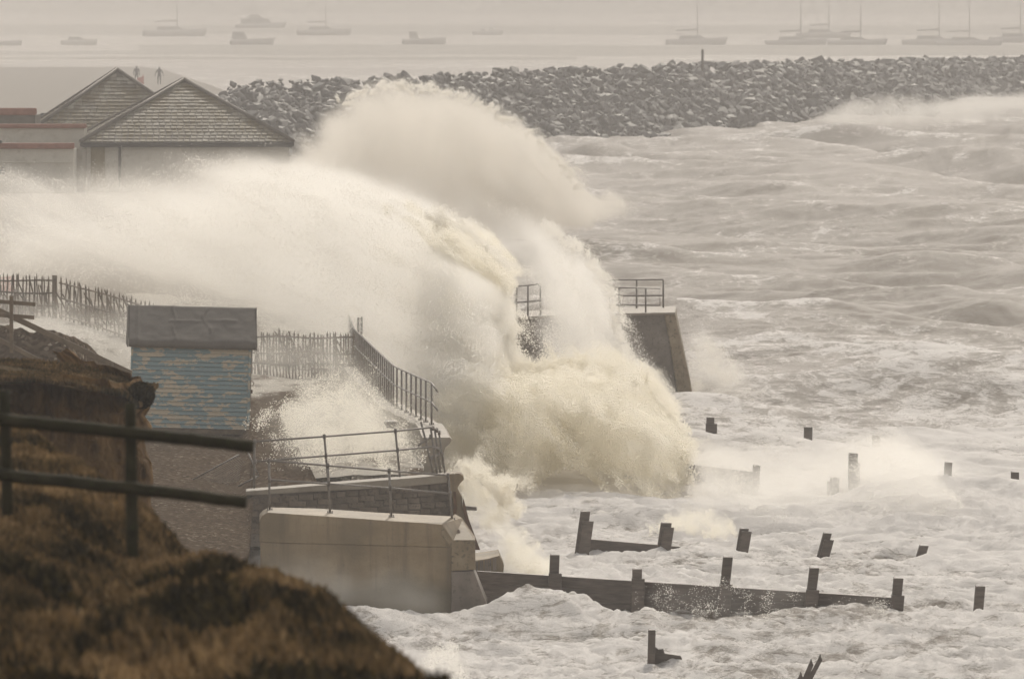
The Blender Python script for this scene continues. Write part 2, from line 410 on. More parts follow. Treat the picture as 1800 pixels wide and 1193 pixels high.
# ---- low mud banks and the shingle spit of the lagoon beyond the breakwater
def bank(name, y_far, y_near, x0, x1, top, seed):
    xs = np.linspace(x0, x1, 160); t = np.linspace(0, 1, 14)
    d0, d1 = DZ(y_far), DZ(y_near)
    far = d0*(1+.02*fbm(xs*.02+seed, xs*0+1, 3)); nr = d1*(1+.018*fbm(xs*.025+seed, xs*0+7, 3))
    Y = nr[None, :]+(far-nr)[None, :]*t[:, None]; X = np.repeat(xs[None, :], 14, 0)*Y/d1
    Z = -.4+(top+.4)*np.clip(np.sin(np.pi*t), 0, 1)[:, None]**.35+.06*fbm(X*.05, Y*.02, 3)
    return tag(grid_mesh(name, X, Y, Z, M['mud']), kind='structure')
bank('mudflat', 44, 61, -190, 190, .35, 3)
bank('mudflat', 79, 97, -60, 160, .35, 9)
bank('mudflat', 90, 96, -160, -40, .2, 14)
bank('mudflat', 101, 104, -120, 10, .15, 19)
bank('far_marsh', -22, 27, -420, 420, .8, 23)

# ---- shingle beach and promenade behind the sea wall
WALL = [(-1.72, 233.6), (-1.905, 240), (-2.89, 250), (-3.48, 261), (-4.31, 277), (-4.66, 290), (-4.4, 308), (-3.8, 322)]
wy = [p[1] for p in WALL]; wx = [p[0] for p in WALL]
def beach_z(X, Y):
    z = np.interp(Y, [228, 240, 262, 330, 460, 640, 900, 1060, 1300, 1520], [1.75, 1.95, 2.1, 2.2, 2.7, 2.4, 1.9, 1.6, .9, -.6])
    left = np.clip((-X-6)/8, 0, 1)*sstep(250, 300, Y)*(1-sstep(420, 600, Y))
    z = z+.85*left
    edge = np.interp(Y, [228, 233, 261, 290, 322, 450, 640, 1000, 1600], [-2.2, -2.3, -3.75, -4.9, -4.2, -8, -18, -28, -60])
    z = z-np.clip((X-edge)/1.2, 0, 3)*1.6*np.where(Y > 325, 1, np.where(Y > 300, .3, 0))
    return z
by = np.concatenate([np.arange(229, 300, .7), np.arange(300, 520, 3.), np.arange(520, 1600, 14.)])
bu = np.linspace(0, 1, 150)
bx1 = np.interp(by, [229, 233, 261, 290, 322, 450, 640, 1000, 1600], [-2.0, -2.0, -3.6, -4.7, -4.0, -4, -12, -20, -40])
bx0 = -by*.075-4
BX = bx0[:, None]+(bx1-bx0)[:, None]*bu[None, :]; BY = np.repeat(by[:, None], 150, 1)
BZ = beach_z(BX, BY)+.09*fbm(BX*.5, BY*.2, 4)*np.clip((300-BY)/40+.4, .3, 1)
bf = np.where(BY < 330, .40+.16*sstep(-11, -6.5, BX)+.34*fbm(BX*.6, BY*.12, 4), .12)
bf = np.where((BX < -9) & (BY < 330), .60+.4*fbm(BX*.5+4, BY*.07, 3)-.12*sstep(-10.5, -13, BX), bf)
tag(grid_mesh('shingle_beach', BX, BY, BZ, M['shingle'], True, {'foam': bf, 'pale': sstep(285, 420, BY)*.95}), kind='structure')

# ---- shingle bank that carries the hut, falling towards the camera
cols = [(-140, 560, 214), (-40, 570, 212), (40, 577, 211), (112, 583, 211), (142, 600, 212), (178, 625, 214), (206, 652, 216), (218, 690, 219), (228, 735, 224), (242, 757, 233), (256, 756, 239.5), (330, 754, 240.5), (420, 756, 241), (441, 700, 246), (470, 722, 244), (497, 738, 243), (520, 790, 236), (560, 845, 226), (620, 862, 221)]
cpx = np.array([c[0] for c in cols], float); px = np.linspace(-140, 600, 190)
cyy = np.interp(px, cpx, [c[1] for c in cols]); cd = np.interp(px, cpx, [c[2] for c in cols])
t = np.linspace(-.25, 1, 70)[:, None]
tf = np.clip(t, 0, 1)
dd = cd[None, :]*(1-tf)+np.interp(px, [-140, 438, 447, 600], [206, 206, 224.6, 224.6])[None, :]*tf + np.clip(-t, 0, 1)*26
crest = H-(cyy-YH)/F*cd; toe = np.interp(px, [-140, 250, 438, 447, 600], [2.6, 1.4, 1.15, 1.75, 1.75])
prof = np.where(tf < .5, 1-1.25*tf, .75-.75*tf)            # a little hollow
KZ = crest[None, :]*prof+toe[None, :]*(1-prof)-np.clip(-t, 0, 1)*3.6*np.interp(px, [0, 230, 260, 430, 470], [1, 1, .35, .35, 1])[None, :]
KX = (px[None, :]-900)/F*dd; KY = dd
KZ = KZ+(.12*fbm(KX*.9, KY*.35, 4)+.05*fbm(KX*4, KY*1.5, 3))*np.interp(px, [180, 260, 430, 470], [1.2, .45, .45, 1.2])[None, :]
tag(grid_mesh('shingle_bank', KX, KY, KZ, M['shingle'], True, {'foam': np.full(KX.shape, -.5)}), kind='structure')

# ---- earth cliff in the middle distance
out = [(640, 235), (655, 245), (668, 250), (684, 268), (700, 271), (716, 262), (724, 251), (742, 261), (752, 264), (768, 249), (790, 253), (812, 262), (840, 266), (880, 262), (960, 280), (1100, 300)]
rows_y = np.linspace(664, 1080, 90); D0 = 122.0
xr = np.interp(rows_y, [o[0] for o in out], [o[1] for o in out])
ang = np.linspace(0, 1, 26)
u = np.linspace(0, 1, 120)
PX_, PY_, PZ_ = [], [], []
for yy, x1 in zip(rows_y, xr):
    XR = PXX(x1, D0); z = PZ(yy, D0)
    xs = np.concatenate([np.linspace(-10.5, XR-.55, 120), XR-.55+.55*np.sin(ang*math.pi/2)[1:], XR-np.linspace(0, 3, 12)[1:]*.5])
    yv = np.concatenate([np.full(120, D0-.9), D0-.9+1.5*(1-np.cos(ang*math.pi/2))[1:], D0+.6+np.linspace(0, 9, 12)[1:]])
    PX_.append(xs); PY_.append(yv); PZ_.append(np.full(len(xs), z))
CX, CY, CZ = map(np.array, (PX_, PY_, PZ_))
n3 = fbm3(CX*1.1, CY*.8, CZ*.9, 5); n4 = fbm3(CX*3.2, CY*2, CZ*.7, 4)
CY = CY+.5*n3+.22*n4; CX = CX+np.where(CX > -5.5, .05*n4, 0)
CZ = CZ+.1*fbm3(CX*2, CY, CZ*2, 3)
tag(grid_mesh('earth_cliff', CX, CY, CZ, M['earth']), kind='structure')
# the turf on top of it
cu = np.linspace(0, 1, 120); cv = np.linspace(0, 1, 30)
TX = np.repeat(np.linspace(-10.5, PXX(247, D0), 120)[None, :], 30, 0); TY = D0-1.5+cv[:, None]*9+0*TX; TX = TX*TY/D0*1.012
ztop = np.interp(np.linspace(-10.5, PXX(247, D0), 120), [PXX(q, D0) for q in (-300, 0, 60, 130, 190, 235, 247)], [PZ(q, D0) for q in (658, 660, 662, 668, 682, 690, 706)])
TZ = ztop[None, :]+.04*np.sin(np.pi*np.clip(cv*2.2, 0, 1))[:, None]-np.clip(cv-.3, 0, 1)[:, None]*1.3+.05*fbm(TX*1.6, TY*1.2, 4)
tag(grid_mesh('cliff_turf', TX, TY, TZ, M['turf']), kind='structure')

# ---- heath-covered cliff edge in the foreground
edge_pts = [P(812, 1190, 49.5), P(765, 1157, 51), P(720, 1122, 52.5), P(672, 1086, 54), P(624, 1056, 56), P(520, 1010, 59), P(470, 980, 61), P(440, 957, 62.5), P(350, 922, 65), P(300, 892, 67), P(262, 868, 70)]
eY = [p.y for p in edge_pts]; eX = [p.x for p in edge_pts]; eZ = [p.z for p in edge_pts]
gy = np.linspace(34, 84, 260); gu = np.linspace(0, 1, 200)
ex = np.interp(gy, eY, eX); ez = np.interp(gy, eY, eZ)
ex = np.where(gy < 49.5, eX[0]+(49.5-gy)*.10, ex); ex = np.where(gy > 70, eX[-1]-(gy-70)*.12, ex)
def terrace(X, Y):
    e = np.interp(Y, gy, ex); z0 = np.interp(Y, gy, ez)
    s = e-X                                            # distance inside the edge
    z = z0+np.clip(s, 0, 6)*.045-np.where(s < .25, (.25-s)**1.3*1.15, 0)
    hum = .15*fbm(X*1.1, Y*.35, 3)+.07*fbm(X*3.5, Y*1.0, 3)
    hum = hum-.22*np.clip(fbm(X*.8+5, Y*.33+2, 2)-.12, 0, 1)*sstep(58, 50, Y)
    z = z-.26*np.exp(-((X+2.3)/.5)**2)*sstep(50, 56, Y)*(1-sstep(66, 69, Y)); hum = hum*(1-.5*sstep(54, 60, Y))
    return z+hum*np.clip(s*1.4+.25, .15, 1)
GXx = (-7.0)+(ex[:, None]+1.6+7.0)*(gu[None, :]**.8)
GYy = np.repeat(gy[:, None], 200, 1)
tag(grid_mesh('heath_cliff_edge', GXx, GYy, terrace(GXx, GYy), M['turf']), kind='structure')

# ================================================================== SEA DEFENCES
def poly(pts, d): return [P(x, y, d) for x, y in pts]
# ---- near concrete wall with its nose
cw = thing('concrete_wall', 'pale concrete sea wall with bright sloping top and stepped nose in the foreground surf', 'sea wall', P(640, 1060, 209))
d0, d1 = 208.4, 209.6
mb = MB()
fr = poly([(456, 916), (461, 906), (470, 900), (560, 906), (660, 913), (776, 921), (795, 955), (795, 962), (456, 953)], d0)
bk = poly([(456, 903), (463, 896), (472, 891), (560, 893), (660, 900), (800, 907), (815, 940), (815, 950), (456, 940)], d1)
mb.prism(fr, bk).build('upper_lift', M['concrete'], cw, bevel=.02)
mb = MB(); mb.prism(poly([(457.5, 953.2), (794, 962.2), (794, 1085), (457.5, 1085)], d0+.02), poly([(457.5, 940.2), (794, 950), (794, 1070), (457.5, 1070)], d1-.02)).build('lower_lift', M['concrete'], cw)
mb = MB()
mb.prism(poly([(776.5, 922), (796, 950), (835, 950), (836, 1001), (793, 1003), (793, 962), (775, 940)], d0-.05), poly([(800, 905), (812, 912), (835, 944), (836, 995), (812, 995), (812, 955), (798, 930)], d1+.15)).build('nose_block', M['concrete_brown'], cw, bevel=.015)
MB().prism(poly([(777, 920.6), (796, 948.6), (835, 948.6), (834.5, 949.8), (796, 949.8), (777, 921.8)], d0-.04), poly([(800, 903), (812, 910), (835, 942), (835, 943.5), (811, 912), (800, 904.5)], d1+.14)).build('nose_top', M['concrete'], cw)
MB().prism(poly([(793, 1004), (833, 1003), (853, 1056), (856, 1085), (793, 1085)], d0-.08), poly([(800, 996), (834, 996), (856, 1050), (858, 1078), (800, 1078)], d1+.2)).build('footing', M['concrete_dark'], cw, bevel=.02)
p = P(806, 935, 208.9)
MB().box(p, (.07, .07, .01)).tube([p, p+Vector((0, 0, .06))], .012).tube([p+Vector((-.025, 0, .01)), p+Vector((-.025, 0, .045))], .008).tube([p+Vector((.025, 0, .01)), p+Vector((.025, 0, .045))], .008).build('post_socket', M['rust'], cw)

def railing(name, label, posts, rails, r=.021, rp=.024, feet=True, joints=True, mat='steel', lean=None):
    """posts: (foot, head); rails: polylines of points"""
    e = thing(name, label, 'railing', posts[0][0], 'steel tube railings of the sea wall')
    for a, b in posts:
        po = MB().tube([a, b], rp, 10).build('post', M[mat], e, True)
        if feet:
            MB().box(a+Vector((0, 0, .012)), (.13, .10, .018)).tube([a+Vector((-.045, 0, .02)), a+Vector((-.045, 0, .055))], .011, 6).tube([a+Vector((.045, 0, .02)), a+Vector((.045, 0, .055))], .011, 6).build('base_plate', M[mat], po)
    for q in rails:
        MB().tube(q, r, 10).build('rail', M[mat], e, True)
    if joints:
        k = MB()
        for a, b in posts:
            for q in rails:
                # where the post meets the rail, a clamp
                for i in range(len(q)-1):
                    u, v = Vector(q[i]), Vector(q[i+1]); ab = b-a
                    best = None
                    for s_ in np.linspace(0, 1, 41):
                        w_ = u.lerp(v, s_); tt = max(0, min(1, (w_-a).dot(ab)/ab.length_squared)); dist = (w_-(a+ab*tt)).length
                        if best is None or dist < best[0]: best = (dist, w_)
                    if best[0] < .07:
                        c = best[1]; k.tube([c-Vector((0, 0, .05)), c+Vector((0, 0, .05))], rp*1.35, 8)
        if k.v: k.build('clamp', M[mat], e, True)['kind'] = 'stuff'
    return e
nd = 209.0
railing('tube_railing', 'grey tube railing of four posts bolted on the near concrete wall',
        [(P(474, 897, nd), P(473, 810, nd)), (P(580, 902, nd), P(576, 817, nd)), (P(688, 909, nd), P(684, 826, nd)), (P(795, 914, nd+.3), P(788, 834, nd+.3))],
        [[P(470, 809, nd), P(576, 818, nd), P(684, 827, nd), P(790, 835.5, nd+.3)], [P(474, 843, nd), P(578, 850, nd), P(686, 857.5, nd), P(791, 867, nd+.3)]])

# ---- stone wall across the slipway
sw = thing('stone_wall', 'dark block-built return wall with rough coping behind the near concrete wall', 'sea wall', P(620, 900, 223))
def swd(px_): return 222+2*(px_-440)/360
def swt(px_): return 861-(px_-440)*(861-832)/360
mb = MB(); mb.prism([P(434, 869, swd(434)+.1), P(800, 846, swd(800)+.1), P(806, 960, swd(800)+.1), P(434, 960, swd(434)+.1)], [P(434, 865, swd(434)+.9), P(800, 840, swd(800)+.9), P(806, 955, swd(800)+.9), P(434, 955, swd(434)+.9)]).build('wall_core', M['concrete_dark'], sw)
mb = MB(); mb.prism([P(432, swt(432)+1, swd(432)-.08), P(795, swt(795)+1, swd(795)-.08), P(795, swt(795)+15, swd(795)-.08), P(700, swt(700)+16, swd(700)-.08), P(440, swt(440)+9, swd(440)-.08), P(432, swt(432)+9, swd(432)-.08)],
                    [P(432, swt(432)-3, swd(432)+1.0), P(795, swt(795)-3, swd(795)+1.0), P(795, swt(795)+11, swd(795)+1.0), P(700, swt(700)+11, swd(700)+1), P(440, swt(440)+5, swd(440)+1.0), P(432, swt(432)+5, swd(432)+1.0)]).build('coping', M['coping'], sw, bevel=.02)
for r_ in range(6):
    x = 434-RNG.random()*10
    while x < 790:
        wpx = float(RNG.uniform(14, 34)); x2 = min(x+wpx, 800)
        yt = swt((x+x2)/2)+15+r_*10.6
        if x2-x > 6:
            dq = swd((x+x2)/2)+.02-float(RNG.uniform(0, .05))
            MB().prism([P(x+.7, yt+.6, dq), P(x2-.7, yt+.6, dq), P(x2-.7, yt+10, dq), P(x+.7, yt+10, dq)], [P(x+.7, yt+.6, dq+.2), P(x2-.7, yt+.6, dq+.2), P(x2-.7, yt+10, dq+.2), P(x+.7, yt+10, dq+.2)]).build('block', M['stone'], sw)
        x = x2
ed = swd(800)-.25
MB().prism(poly([(786, 833), (808, 831), (814, 836), (816, 842), (808, 850), (804, 858), (812, 872), (814, 892), (820, 915), (836, 962), (818, 962), (800, 920), (796, 880), (790, 858)], ed), poly([(786, 830), (808, 828), (814, 833), (815, 839), (808, 846), (804, 855), (810, 870), (812, 890), (818, 912), (830, 960), (812, 960), (798, 918), (794, 878), (790, 855)], ed+1.5)).build('wall_end', M['concrete'], sw, bevel=.02)
MB().prism(poly([(797, 863), (801, 864), (803, 890), (802, 912), (797, 910)], ed-.06), poly([(797, 863), (801, 864), (803, 890), (802, 912), (797, 910)], ed+.1)).build('rust_strip', M['rust'], sw)
MB().prism(poly([(813, 872), (816, 880), (824, 912), (840, 955), (844, 966), (836, 966), (820, 925), (814, 895)], ed-.1), poly([(813, 872), (816, 880), (824, 912), (840, 955), (844, 966), (836, 966), (820, 925), (814, 895)], ed+.4)).build('steel_edging', M['rust'], sw)
MB().prism(poly([(816, 889), (838, 891), (838, 897), (816, 896)], ed+.2), poly([(816, 888), (838, 890), (838, 896), (816, 895)], ed+.9)).build('ledge', M['concrete_dark'], sw)

rd = 222.6
railing('tube_railing', 'dark tube railing with bent end posts on the stone return wall',
        [(P(447, 858, 222.4), P(447, 776, 222.4)), (P(577, 850, 222.8), P(570, 767, 222.8)), (P(703, 838, 223.4), P(695, 757, 223.4)), (P(762, 832, 223.9), P(740, 741, 223.9)), (P(768, 832, 224), P(757, 751, 224)), (P(774, 831, 224.3), P(764, 753, 224.3)), (P(782, 831, 224.5), P(771, 757, 224.5))],
        [[P(445, 776, 222.4), P(570, 767, 222.8), P(695, 757.5, 223.4), P(757, 751, 223.8), P(766, 754, 224.2), P(772, 760, 224.5)], [P(449, 811, 222.4), P(573, 801, 222.8), P(699, 791, 223.4), P(757, 785, 223.8), P(769, 787, 224.2), P(777, 797, 224.6)], [P(735, 783, 223.7), P(757, 767, 224)], [P(757, 806, 223.9), P(770, 799, 224.3)]], feet=False)

# ---- toe apron under the end of the stone wall, and the boxed slab beside it
ap = thing('toe_apron', 'low concrete apron slab streaming with water beside the wall nose', 'apron', P(870, 1000, 214))
MB().prism(poly([(828, 986), (860, 981), (878, 976), (886, 992), (884, 1014), (828, 1014)], 214), poly([(822, 973), (860, 968), (876, 965), (884, 985), (884, 1005), (828, 1005)], 217)).build('slab', M['concrete'], ap)
for k in range(9):
    x = 834+k*4.7+random.uniform(-1.5, 1.5); yt = np.interp(x, [828, 860, 878], [987, 982, 977])
    MB().prism(poly([(x, yt+1), (x+2.2, yt+1), (x+2.6, yt+22), (x-.4, yt+22)], 213.95), poly([(x, yt), (x+2.2, yt), (x+2.6, yt+22), (x-.4, yt+22)], 214.05)).build('drain_groove', M['concrete_dark'], ap)

# ---- promenade wall with an overhanging curved lip
pw = thing('promenade_wall', 'concrete promenade wall with overhanging lip running away behind the railings', 'sea wall', (-1.7, 233.6, 0))
sec = [(-.32, 2.44), (.30, 2.44), (.345, 2.39), (.30, 2.30), (.20, 2.22), (.16, 2.08), (.15, 1.9), (.13, 1.2), (.2, -.6), (-.45, -.6), (-.40, 1.2), (-.37, 1.9)]
pathp = []
for i in range(60):
    yy = 233.6+(322-233.6)*(i/59)**1.2; pathp.append(Vector((np.interp(yy, wy, wx), yy, 0)))
vs_, fs_ = [], []; n = len(sec)
for i, c in enumerate(pathp):
    tt = (pathp[min(i+1, 59)]-pathp[max(i-1, 0)]).normalized(); nx = Vector((tt.y, -tt.x, 0))
    for a, z in sec: vs_.append(c+nx*(a*1.0)+Vector((0, 0, z+.02*math.sin(i*2.1)*(z > 1))))
for i in range(59):
    for j in range(n): fs_.append((i*n+j, i*n+(j+1) % n, (i+1)*n+(j+1) % n, (i+1)*n+j))
fs_.append(tuple(range(n))); fs_.append(tuple(59*n+j for j in range(n)))
MB().add(vs_, fs_).build('wall_body', M['coping'], pw)
MB().prism(poly([(674, 741), (699, 740), (702, 746), (692, 753), (680, 752)], 240.4), poly([(676, 738), (697, 737), (700, 743), (692, 750), (680, 749)], 241.4)).build('broken_step', M['concrete_dark'], pw, bevel=.03)
# its railing
posts, top, mid = [], [], []
ypos = [240.0, 241.5]+[241.5+1.30*k for k in range(1, 36)]
for yy in ypos:
    x = np.interp(yy, wy, wx)+.02; a = Vector((x, yy, 2.44)); posts.append((a, a+Vector((0, 0, 1.0))))
top = [Vector((np.interp(yy, wy, wx)+.02, yy, 3.43)) for yy in ypos]; mid = [Vector((np.interp(yy, wy, wx)+.02, yy, 2.98)) for yy in ypos]
top = [P(769, 688, 238.6)]+top; mid = [P(769, 721, 238.6)]+mid
railing('tube_railing', 'long promenade railing curving away into the spray beside the breaking wave', posts, [top, mid], joints=False)
for k, (x, tp) in enumerate(((630, 558), (635.5, 557))):
    tag(MB().tube([P(x, 640, 279), P(x, tp, 279)], .032, 8).build('steel_pole', M['steel'], None, True), ('left', 'right')[k]+' of two bare upright poles rising by the far bend of the promenade railing', 'pole', 'bare poles at the bend')

# ---- far outcrop of the sea wall
oc = thing('wall_outcrop', 'dark concrete bastion with battered end jutting into the sea behind the breaking wave', 'sea wall', P(1050, 660, 321))
MB().prism(poly([(850, 566), (985, 557), (1169, 552), (1191, 700), (850, 700)], 318), poly([(850, 553), (985, 545), (1172, 540), (1194, 690), (850, 690)], 327)).build('wall_body', M['concrete_dark'], oc)
MB().prism(poly([(1167, 551.5), (1187, 552), (1213, 668), (1218, 700), (1192, 700), (1178, 610)], 317.9), poly([(1170, 541), (1188, 541), (1212, 660), (1218, 690), (1192, 690), (1180, 605)], 327.3)).build('buttress', M['concrete_brown'], oc, bevel=.05)
MB().prism(poly([(846, 562), (985, 553), (1187, 549), (1187, 552.5), (985, 557.5), (846, 567)], 317.85), poly([(846, 551), (985, 543), (1188, 538), (1188, 541), (985, 546), (846, 554)], 327.4)).build('coping', M['coping'], oc)
od, ob_ = 318.6, 325.5
railing('tube_railing', 'front railing with a squared end loop on the distant wall outcrop', [(P(x, 550, od), P(x, 506, od)) for x in (1000, 1040, 1088, 1135)],
        [[P(990, 504.5, od), P(1060, 505, od), P(1160, 506.5, od), P(1160, 536.5, od), P(1120, 536, od), P(990, 533, od)]], r=.026, rp=.028, feet=False, joints=False)
railing('tube_railing', 'taller back railing along the top of the distant wall outcrop', [(P(x, 546, ob_), P(x, 492, ob_)) for x in (976, 1024, 1072, 1119, 1166)],
        [[P(976, 493, ob_), P(1166, 491.5, ob_)], [P(976, 520, ob_), P(1166, 519.5, ob_)]], r=.027, rp=.03, feet=False, joints=False)
railing('tube_railing', 'short length of railing showing between the two plumes of spray', [(P(x, 563-(x-888)*.08, 318.8), P(x, 505-(x-888)*.1, 318.8)) for x in (868, 888, 908, 928, 950)],
        [[P(862, 508, 318.8), P(952, 499, 318.8)], [P(862, 535.5, 318.8), P(952, 528, 318.8)]], r=.026, rp=.028, feet=False, joints=False)

# ================================================================== GROYNES
def pile(e, px_, top, base, wpx, d, lean=0, step=None, label=None):
    """a squared timber pile, optionally with a shorter brace bolted to its side; base is below the water"""
    a, b = P(px_-lean*.5, base, d), P(px_+lean*.5, top, d); ww = wpx/F*d
    def post(a, b, w_, name, par):
        ax = (b-a).normalized(); sx = Vector((1, 0, 0)); sy = ax.cross(sx).normalized()*-1
        f = [a-sx*w_/2-sy*.13, a+sx*w_/2-sy*.13, b+sx*w_/2-sy*.13, b-sx*w_/2-sy*.13]; g = [q+sy*.26 for q in f]
        b2 = [f[0], f[1], f[2]+Vector((0, 0, -.02)), f[3]+Vector((0, 0, .015))]
        return MB().prism(b2, g).build(name, M['groyne'], par, bevel=.012)
    o = post(a, b, ww, 'pile', e)
    if step:
        side, dx, top2, w2 = step
        k = (base-top2)/(base-top)
        post(P(px_-lean*.5+dx, base, d-.12), P(px_-lean*.5+dx+lean*k, top2, d-.12), w2/F*d, 'brace', e)
    return o
ga = thing('timber_groyne', 'nearest timber groyne of stacked planks and five tall piles in the foreground surf', 'groyne', P(1200, 1070, 209), 'timber groynes')
def gline(px_, top0): return top0
for k in range(3):
    y0 = 1003+k*21
    MB().prism([P(838, y0, 211), P(1585, y0+48, 208.4), P(1585, y0+68.6, 208.4), P(838, y0+20.6, 211)], [P(838, y0-.8, 211.16), P(1585, y0+47, 208.56), P(1585, y0+67, 208.56), P(838, y0+19, 211.16)]).build('plank', M['groyne'], ga, bevel=.01)
for (x, tp, ln) in ((973, 974, 2), (1119, 999, 1), (1273, 978, 6), (1425, 997, 6), (1575, 1015, 4), (1720, 1029, 3)):
    d = 211-2.6*(x-838)/747
    if x < 1700: pile(ga, x, tp, 1105, 17, d-.2, ln*2.2, (0, 2, np.interp(x, [838, 1585], [999, 1047])-1, 23))
    else: pile(ga, x, tp, 1105, 17, d-.2, ln*2.2)
gb = thing('timber_groyne', 'second timber groyne with leaning stepped piles and one low plank above the foam', 'groyne', P(1250, 965, 231), 'timber groynes')
MB().prism(poly([(1036, 947), (1262, 966), (1262, 990), (1036, 972)], 232), poly([(1036, 946), (1262, 965), (1262, 989), (1036, 971)], 232.2)).build('plank', M['groyne'], gb, bevel=.01)
MB().prism(poly([(1262.5, 966.4), (1465, 984), (1465, 1008), (1262.5, 990)], 232), poly([(1262.5, 965), (1465, 983), (1465, 1007), (1262.5, 989)], 232.2)).build('plank', M['groyne'], gb, bevel=.01)
for (x, tp, ln, w_, st) in ((1022, 898, 9, 17, (1, 7, 915, 20)), (1165, 918, 8, 19, (1, 6, 926, 18)), (1302, 928, 8, 16, (1, 5, 933, 18)), (1446, 936, 11, 15, (1, 6, 948, 17)), (1618, 958, 8, 16, None)):
    pile(gb, x, tp, 1000, w_, 231.6-.002*(x-1000), ln*1.6, st)
gc = thing('timber_groyne', 'third groyne, a long grey plank run ending at a lone pile, half lost in spray', 'groyne', P(1400, 850, 256), 'timber groynes')
MB().prism([P(1130, 806, 268), P(1326, 830, 256), P(1326, 870, 256), P(1130, 845, 268)], [P(1130, 805, 268.2), P(1326, 829, 256.2), P(1326, 869, 256.2), P(1130, 844, 268.2)]).build('plank', M['groyne'], gc, bevel=.01)
for (x, tp, ln, w_, st) in ((1328, 817, 3, 13, None), (1467, 838, 0, 16, (1, -8, 846, 10)), (1499, 796, 1, 16, (1, 3, 812, 18)), (1784, 829, 0, 14, None), (1665, 812, 3, 13, None)):
    pile(gc, x, tp, 892, w_, 255.7, ln*1.5, st)
gd = thing('timber_groyne', 'farthest timber groyne, scattered stubs of piles standing in the bright water', 'groyne', P(1400, 790, 283), 'timber groynes')
MB().prism(poly([(1195, 764), (1330, 776), (1330, 812), (1195, 800)], 283), poly([(1195, 763), (1330, 775), (1330, 811), (1195, 799)], 283.2)).build('plank', M['groyne'], gd, bevel=.01)
for (x, tp, ln, w_, st) in ((1248, 733, 1, 14, (1, 2, 744, 20)), (1420, 750, 1, 15, (1, 2, 792, 24)), (1348, 772, 0, 13, None), (1653, 796, 2, 14, None), (1768, 806, 0, 13, None), (1540, 765, 0, 14, None)):
    pile(gd, x, tp, 818, w_, 282.6, ln*1.5, st)

st = thing('broken_stump', 'broken groyne pile with a torn plank end standing alone in the front surf', 'groyne remnant', P(1145, 1160, 194))
pile(st, 1145, 1106, 1185, 13, 194, 2)
MB().prism(poly([(1151, 1136), (1158, 1141), (1166, 1140), (1168, 1148), (1196, 1152), (1199, 1158), (1180, 1175), (1151, 1185)], 194.1), poly([(1151, 1135), (1158, 1140), (1166, 1139), (1168, 1147), (1196, 1151), (1199, 1157), (1180, 1175), (1151, 1185)], 194.3)).build('torn_plank', M['groyne'], st)
st = thing('splintered_piles', 'three splintered pile tips leaning together at the bottom edge of the surf', 'groyne remnant', P(1425, 1190, 188))
for (x0, y0, x1, y1, wpx) in ((1412, 1215, 1441, 1152, 9), (1406, 1215, 1425, 1161, 10), (1392, 1215, 1407, 1183, 9)):
    a, b = P(x0, y0, 188), P(x1, y1, 188); wv = Vector((wpx/F*188/2, 0, 0)); dy = Vector((0, .14, 0))
    f = [a-wv, a+wv, b+wv+Vector((0, 0, -.08)), b+wv*.2+Vector((0, 0, .04)), b-wv*.6+Vector((0, 0, -.06))]
    MB().prism(f, [q+dy for q in f]).build('pile', M['groyne'], st)

# ================================================================== FENCES
def pale_mesh(seed):
    r_ = random.Random(seed); b = MB(); h = 1; pts = []
    for i in range(5): pts.append(Vector((r_.uniform(-.012, .012), r_.uniform(-.012, .012), h*i/5)))
    pts.append(Vector((0, 0, .93))); k = len(pts); n = 6; vs_ = []
    for i, p in enumerate(pts):
        for j in range(n): vs_.append(p+Vector((math.cos(j*math.pi/3)*.026, math.sin(j*math.pi/3)*.02, 0)))
    vs_.append(Vector((0, 0, 1.0)))
    fs_ = [(i*n+j, i*n+(j+1) % n, (i+1)*n+(j+1) % n, (i+1)*n+j) for i in range(k-1) for j in range(n)]+[((k-1)*n+j, (k-1)*n+(j+1) % n, k*n) for j in range(n)]
    me = bpy.data.meshes.new('pale'); me.from_pydata([tuple(v) for v in vs_], [], fs_); me.materials.append(M['pale']); return me
PALES = [pale_mesh(i) for i in range(5)]
def paling(label, a, b, h, n, lean_n, rails, endpost=False, top_over=.14, seed=0):
    """a, b: base points; pales every step, some broken ones leaning behind, long rails"""
    r_ = random.Random(seed); e = thing('paling_fence', label, 'fence', a, 'chestnut paling fences')
    u = (b-a)
    for i in range(n):
        q = a+u*((i+.5)/n)+Vector((0, 0, -.1)); hh = h+.1+r_.uniform(-.05, .05)
        m4 = Matrix.Translation(q) @ Euler((r_.uniform(-.03, .03), r_.uniform(-.035, .035), r_.uniform(0, 6)), 'XYZ').to_matrix().to_4x4() @ Matrix.Diagonal((1, 1, hh, 1))
        inst('pale', PALES[i % 5], e, m4)
    for i in range(lean_n):
        q = a+u*((i+r_.random())/lean_n)+Vector((0, .25, -.1+r_.uniform(0, .5))); hh = h*r_.uniform(.55, .95)
        m4 = Matrix.Translation(q) @ Euler((r_.uniform(-.1, .1), r_.uniform(-.5, .35)-.12, 0), 'XYZ').to_matrix().to_4x4() @ Matrix.Diagonal((.8, .8, hh, 1))
        inst('loose_pale', PALES[(i*3) % 5], e, m4)
    for z in rails:
        pts = [a+u*t+Vector((0, -.05, z+.025*math.sin(t*9+z*5))) for t in np.linspace(0, 1, 9)]
        MB().tube(pts, .027, 6).build('rail', M['pale'], e, True)
    if endpost:
        MB().tube([b+Vector((0, 0, -.2)), b+Vector((0, 0, h*.98))], .075, 10).build('post', M['pale'], e, True)
    return e
pa, pb, pc, pd_ = P(-130, 556, 303), P(96, 562, 300), P(440, 662, 277), P(628, 664, 276)
paling('broken paling fence with crossed stakes at the left edge above the shingle', pa, pb, 1.33, 34, 34, (.42, .78, 1.13), True, seed=1)
